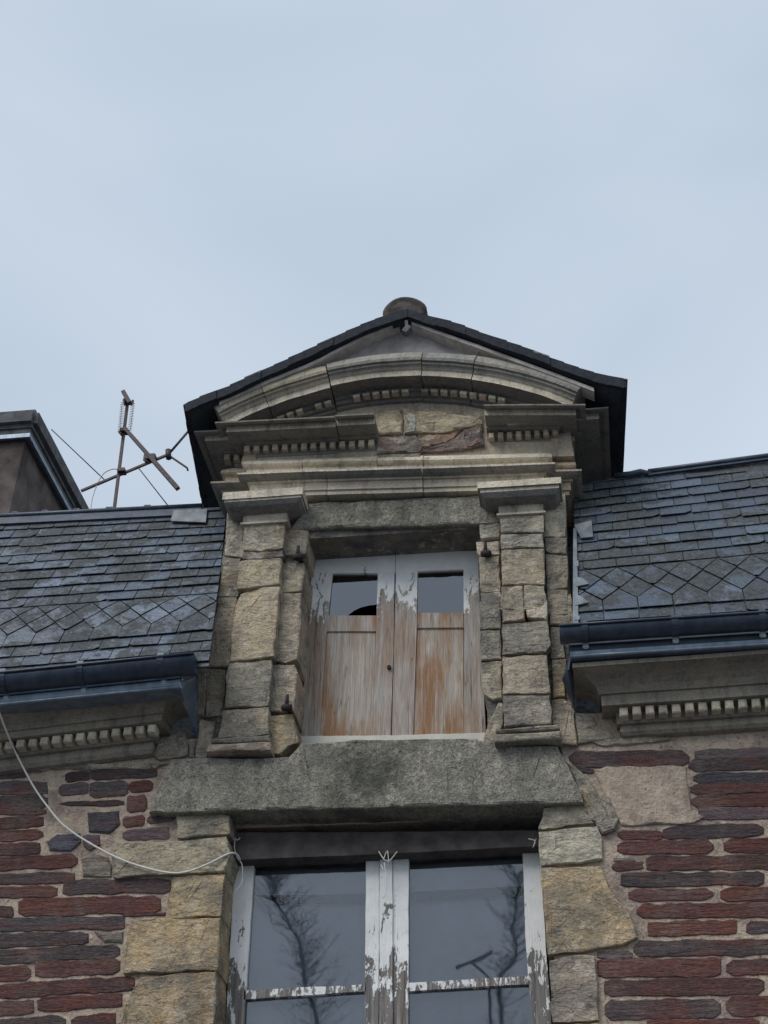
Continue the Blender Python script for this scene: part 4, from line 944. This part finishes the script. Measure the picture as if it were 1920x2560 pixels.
# upper, flatter part of the main roof behind the ridge (hidden from the street)
b = MB(); b.col((.07,.08,.1)); zl = PN(cG(0,1075), OL, N_); 
prism(b, [Vector((-6,zl.y+.02,zl.z-.05)), Vector((6,zl.y+.02,zl.z-.05)), Vector((6,zl.y+.02,zl.z-.6)), Vector((-6,zl.y+.02,zl.z-.6))], [Vector((-6,zl.y+3.5,zl.z+.15)), Vector((6,zl.y+3.5,zl.z+.15)), Vector((6,zl.y+3.5,zl.z-.6)), Vector((-6,zl.y+3.5,zl.z-.6))])
b.build('upper_roof', M['slate'], H)
# --- chimney behind the ridge
CH = empty('chimney'); CH.parent = H; CH['label'] = 'wide rendered chimney behind the left roof'
yc0 = 2.3; cc = PY(cG(285,222), yc0); cz = PY(cG(285,350), yc0)
b = MB(); x1c = cc.x; box(b, (x1c-3, yc0, cz.z-.0), (x1c, yc0+4.2, cc.z)); 
bmesh.ops.bevel(b.bm, geom=b.bm.edges[:], offset=.05, segments=2, affect='EDGES'); b.build('cap', M['cement'], CH)
inn_ = PY(cG(270,432), yc0+.05)
b = MB(); box(b, (x1c-2.97, yc0+.07, inn_.z), (x1c-.07, yc0+4.1, cz.z+.01)); b.build('neck', M['cement'], CH)
b = MB(); box(b, (x1c-2.97, yc0+.12, zl.z-1.5), (x1c-.13, yc0+4.05, inn_.z)); b.build('stack', M['render'], CH)
b = MB(); zt_ = inn_.z; box(b, (x1c-2.95,yc0+.045,zt_-.028), (x1c-.05,yc0+.075,zt_+.022)); box(b, (x1c-.08,yc0+.076,zt_-.028), (x1c-.05,yc0+4.1,zt_+.022)); b.build('zinc_strip', M['zinc'], CH)
# ------------------------------------------------------------------ antenna on the roof
yA = 1.6; base = PY(cG(845,1060), yA)
A = empty('roof_antenna', base, 'rusty TV antenna with bent crossed booms standing behind the slate ridge', 'antenna')
g_ = lambda x, y, d=0: PY(cG(x,y), yA+d)
b = MB(); bar(b, base-Vector((0,0,.3)), g_(945,195), .013, .013); b.build('mast', M['ant'], A)
b = MB(); bar(b, g_(912,115,-.05), g_(962,200,-.05), .02, .02); b.build('upper_boom', M['ant'], A)
b = MB(); bar(b, g_(935,400,-.04), g_(1125,615,-.04), .017, .017); bar(b, g_(1125,615,-.04), g_(1318,835,-.04), .020, .020); b.build('lower_boom', M['ant'], A)
b = MB(); bar(b, g_(600,852), g_(1250,580), .011, .011); b.build('cross_arm', M['ant'], A)
b = MB(); tube(b, [g_(1250,578), g_(1420,380)], .012, 6); tube(b, [g_(1250,588), g_(1385,680), g_(1392,700)], .01, 6); tube(b, [g_(1245,550), g_(1250,610)], .03, 6); b.build('dipole', M['ant'], A)
b = MB()
for s in (910, 985):
    for k in range(17): 
        y = 200+k*12.5; bar(b, g_(s-16+(200-y)*.11,y-3,-.06), g_(s+14+(200-y)*.11,y+3,-.06), .0018, .0018)
bar(b, g_(905,195,-.06), g_(885,420,-.06), .002, .002); bar(b, g_(990,190,-.06), g_(965,400,-.06), .002, .002)
b.build('reflector_grid', M['ant'], A)
for p, s in (((945,195),.03), ((925,415),.035), ((1115,615),.055), ((905,712),.035)): 
    q = g_(*p); b = MB(); box(b, (q.x-s, q.y-.05, q.z-s*.5), (q.x+s, q.y+.03, q.z+s*.5)); b.build('clamp', M['ant'], A)
for p, q in (((915,175),(925,215)), ((985,180),(972,215)), ((880,410),(905,440)), ((1065,620),(1100,640))): b = MB(); tube(b, [g_(*p,-.05), g_(*q,-.05)], .012, 6); b.build('pin', M['ant'], A)
b = MB(); tube(b, [g_(380,395), g_(775,770)], .0055, 5); b.build('guy_wire', M['ant'], A)
b = MB(); tube(b, [g_(1025,680), g_(1275,1000)], .0055, 5); b.build('guy_wire', M['ant'], A)
b = MB(); tube(b, smooth_path([g_(875,690), g_(830,690), g_(770,720), g_(725,790), g_(685,900), g_(670,1000)]), .006, 5); b.build('aerial_lead', M['cable'], A)
# ------------------------------------------------------------------ loose cable and wire ties
pts = [((0,1500),-.38),((0,1542),-.34),((14,1580),-.25),((35,1628),-.12),((72,1698),-.06),((105,1745),-.05),((140,1785),-.05),((200,1825),-.045),((270,1860),-.045),((350,1883),-.045),((400,1884),-.045),((450,1866),-.045),((495,1844),-.02),((512,1846),.06),((518,1858),.1)]
b = MB(); pp = [PY(cO(*p), y) for p, y in pts]; pp[0] = PY(cO(-20,1480), -.42); tube(b, smooth_path(pp, 6), .007, 8)
o = b.build('cable', M['cable']); o['label'] = 'loose pale cable sagging from the left gutter to the window corner'; o['category'] = 'cable'
ties = [([[(90,395),(85,440),(100,490),(120,520),(120,600),(90,640),(75,660)],[(70,400),(100,405),(110,395)]], 'thin wire tie hanging at the left end of the timber beam over the window'),
        ([[(750,458),(775,495),(800,500),(835,458)],[(770,500),(790,455),(795,515)],[(775,510),(785,580),(785,640),(770,672)],[(760,520),(772,545)]], 'knotted wire tie at the centre post of the tall window'),
        ([[(1440,400),(1470,410),(1462,440)],[(1475,400),(1460,440)]], 'short wire tie at the right end of the timber beam over the window')]
for strands, lab in ties:
    b = MB()
    for s in strands: tube(b, smooth_path([PY(cM(*p), .105-.01*(i%2)) for i, p in enumerate(s)], 4), .0035, 5)
    o = b.build('wire_tie', M['cable']); o['label'] = lab; o['category'] = 'wire'; o['group'] = 'wire ties on the window beam'
# ------------------------------------------------------------------ bare trees and a mast across the street, seen only as reflections in the panes
YM = Y_WIN+.03
def mirror(px, far): p = PY(px, 2*YM+far); return Vector((p.x, -far, p.z))
def bare_tree(path, far, lab, sd, spread=.6, nb=34):
    random.seed(sd); pts_ = [mirror(cM(*p), far) for p in path]; base = Vector((pts_[-1].x, -far, 0))
    o = empty('bare_tree', base, lab, 'tree'); b = MB(); pth = smooth_path(pts_+[base], 9); n = len(pth); pth = [p+Vector((.16*noise.noise(p*1.1+Vector((sd,0,0)))+.07*noise.noise(p*3.3), 0, 0)) for p in pth]
    tube(b, pth, [.015+.03*(i/n) for i in range(n)], 6); b.build('trunk', M['bark'], o)
    b = MB()
    for k in range(nb*3):
        i = int((k/nb/3)**1.1*n*.8); p = pth[i]; q = p
        d = Vector((random.choice((-1,1))*random.uniform(.3,1), random.uniform(-.4,.4), random.uniform(.2,1))).normalized(); L_ = random.uniform(.1,1)**1.5*spread*.8; br = [p]
        for s in range(4): q = q + d*L_/4 + Vector((random.uniform(-.1,.1),random.uniform(-.1,.1),random.uniform(-.04,.1)))*spread; br.append(q)
        tube(b, br, [.008,.007,.006,.004,.003], 4)
        for s in range(5):
            st = br[random.randint(1,4)]; tube(b, [st, st+Vector((random.uniform(-.3,.3),random.uniform(-.2,.2),random.uniform(0,.35)))*spread], [.004,.002], 4)
    b.build('branches', M['bark'], o)
    return o
bare_tree([(255,530),(290,610),(270,680),(330,800),(385,880),(410,980),(405,1080),(440,1253),(430,1420),(500,1600)], 15, 'bare ivy hung tree reflected in the left panes', 3, .9, 46)
bare_tree([(1395,560),(1385,680),(1370,780),(1380,880),(1350,980),(1310,1060),(1345,1253),(1320,1420),(1380,1600)], 15.5, 'bare spiky tree reflected in the right panes', 5, .7, 40)
random.seed(11)
p0, p1, p2, p3 = [mirror(cM(*p), 14) for p in ((1105,1000),(1270,920),(1185,965),(1260,1040))]
o = empty('roof_aerial', Vector((p3.x,-14,0)), 'thin television aerial reflected in the right panes', 'antenna')
b = MB(); tube(b, [p0,p1], .03, 6); b.build('boom', M['bark'], o); b = MB(); tube(b, [p2,p3,Vector((p3.x+.2,-14,0))], .03, 6); b.build('mast', M['bark'], o)
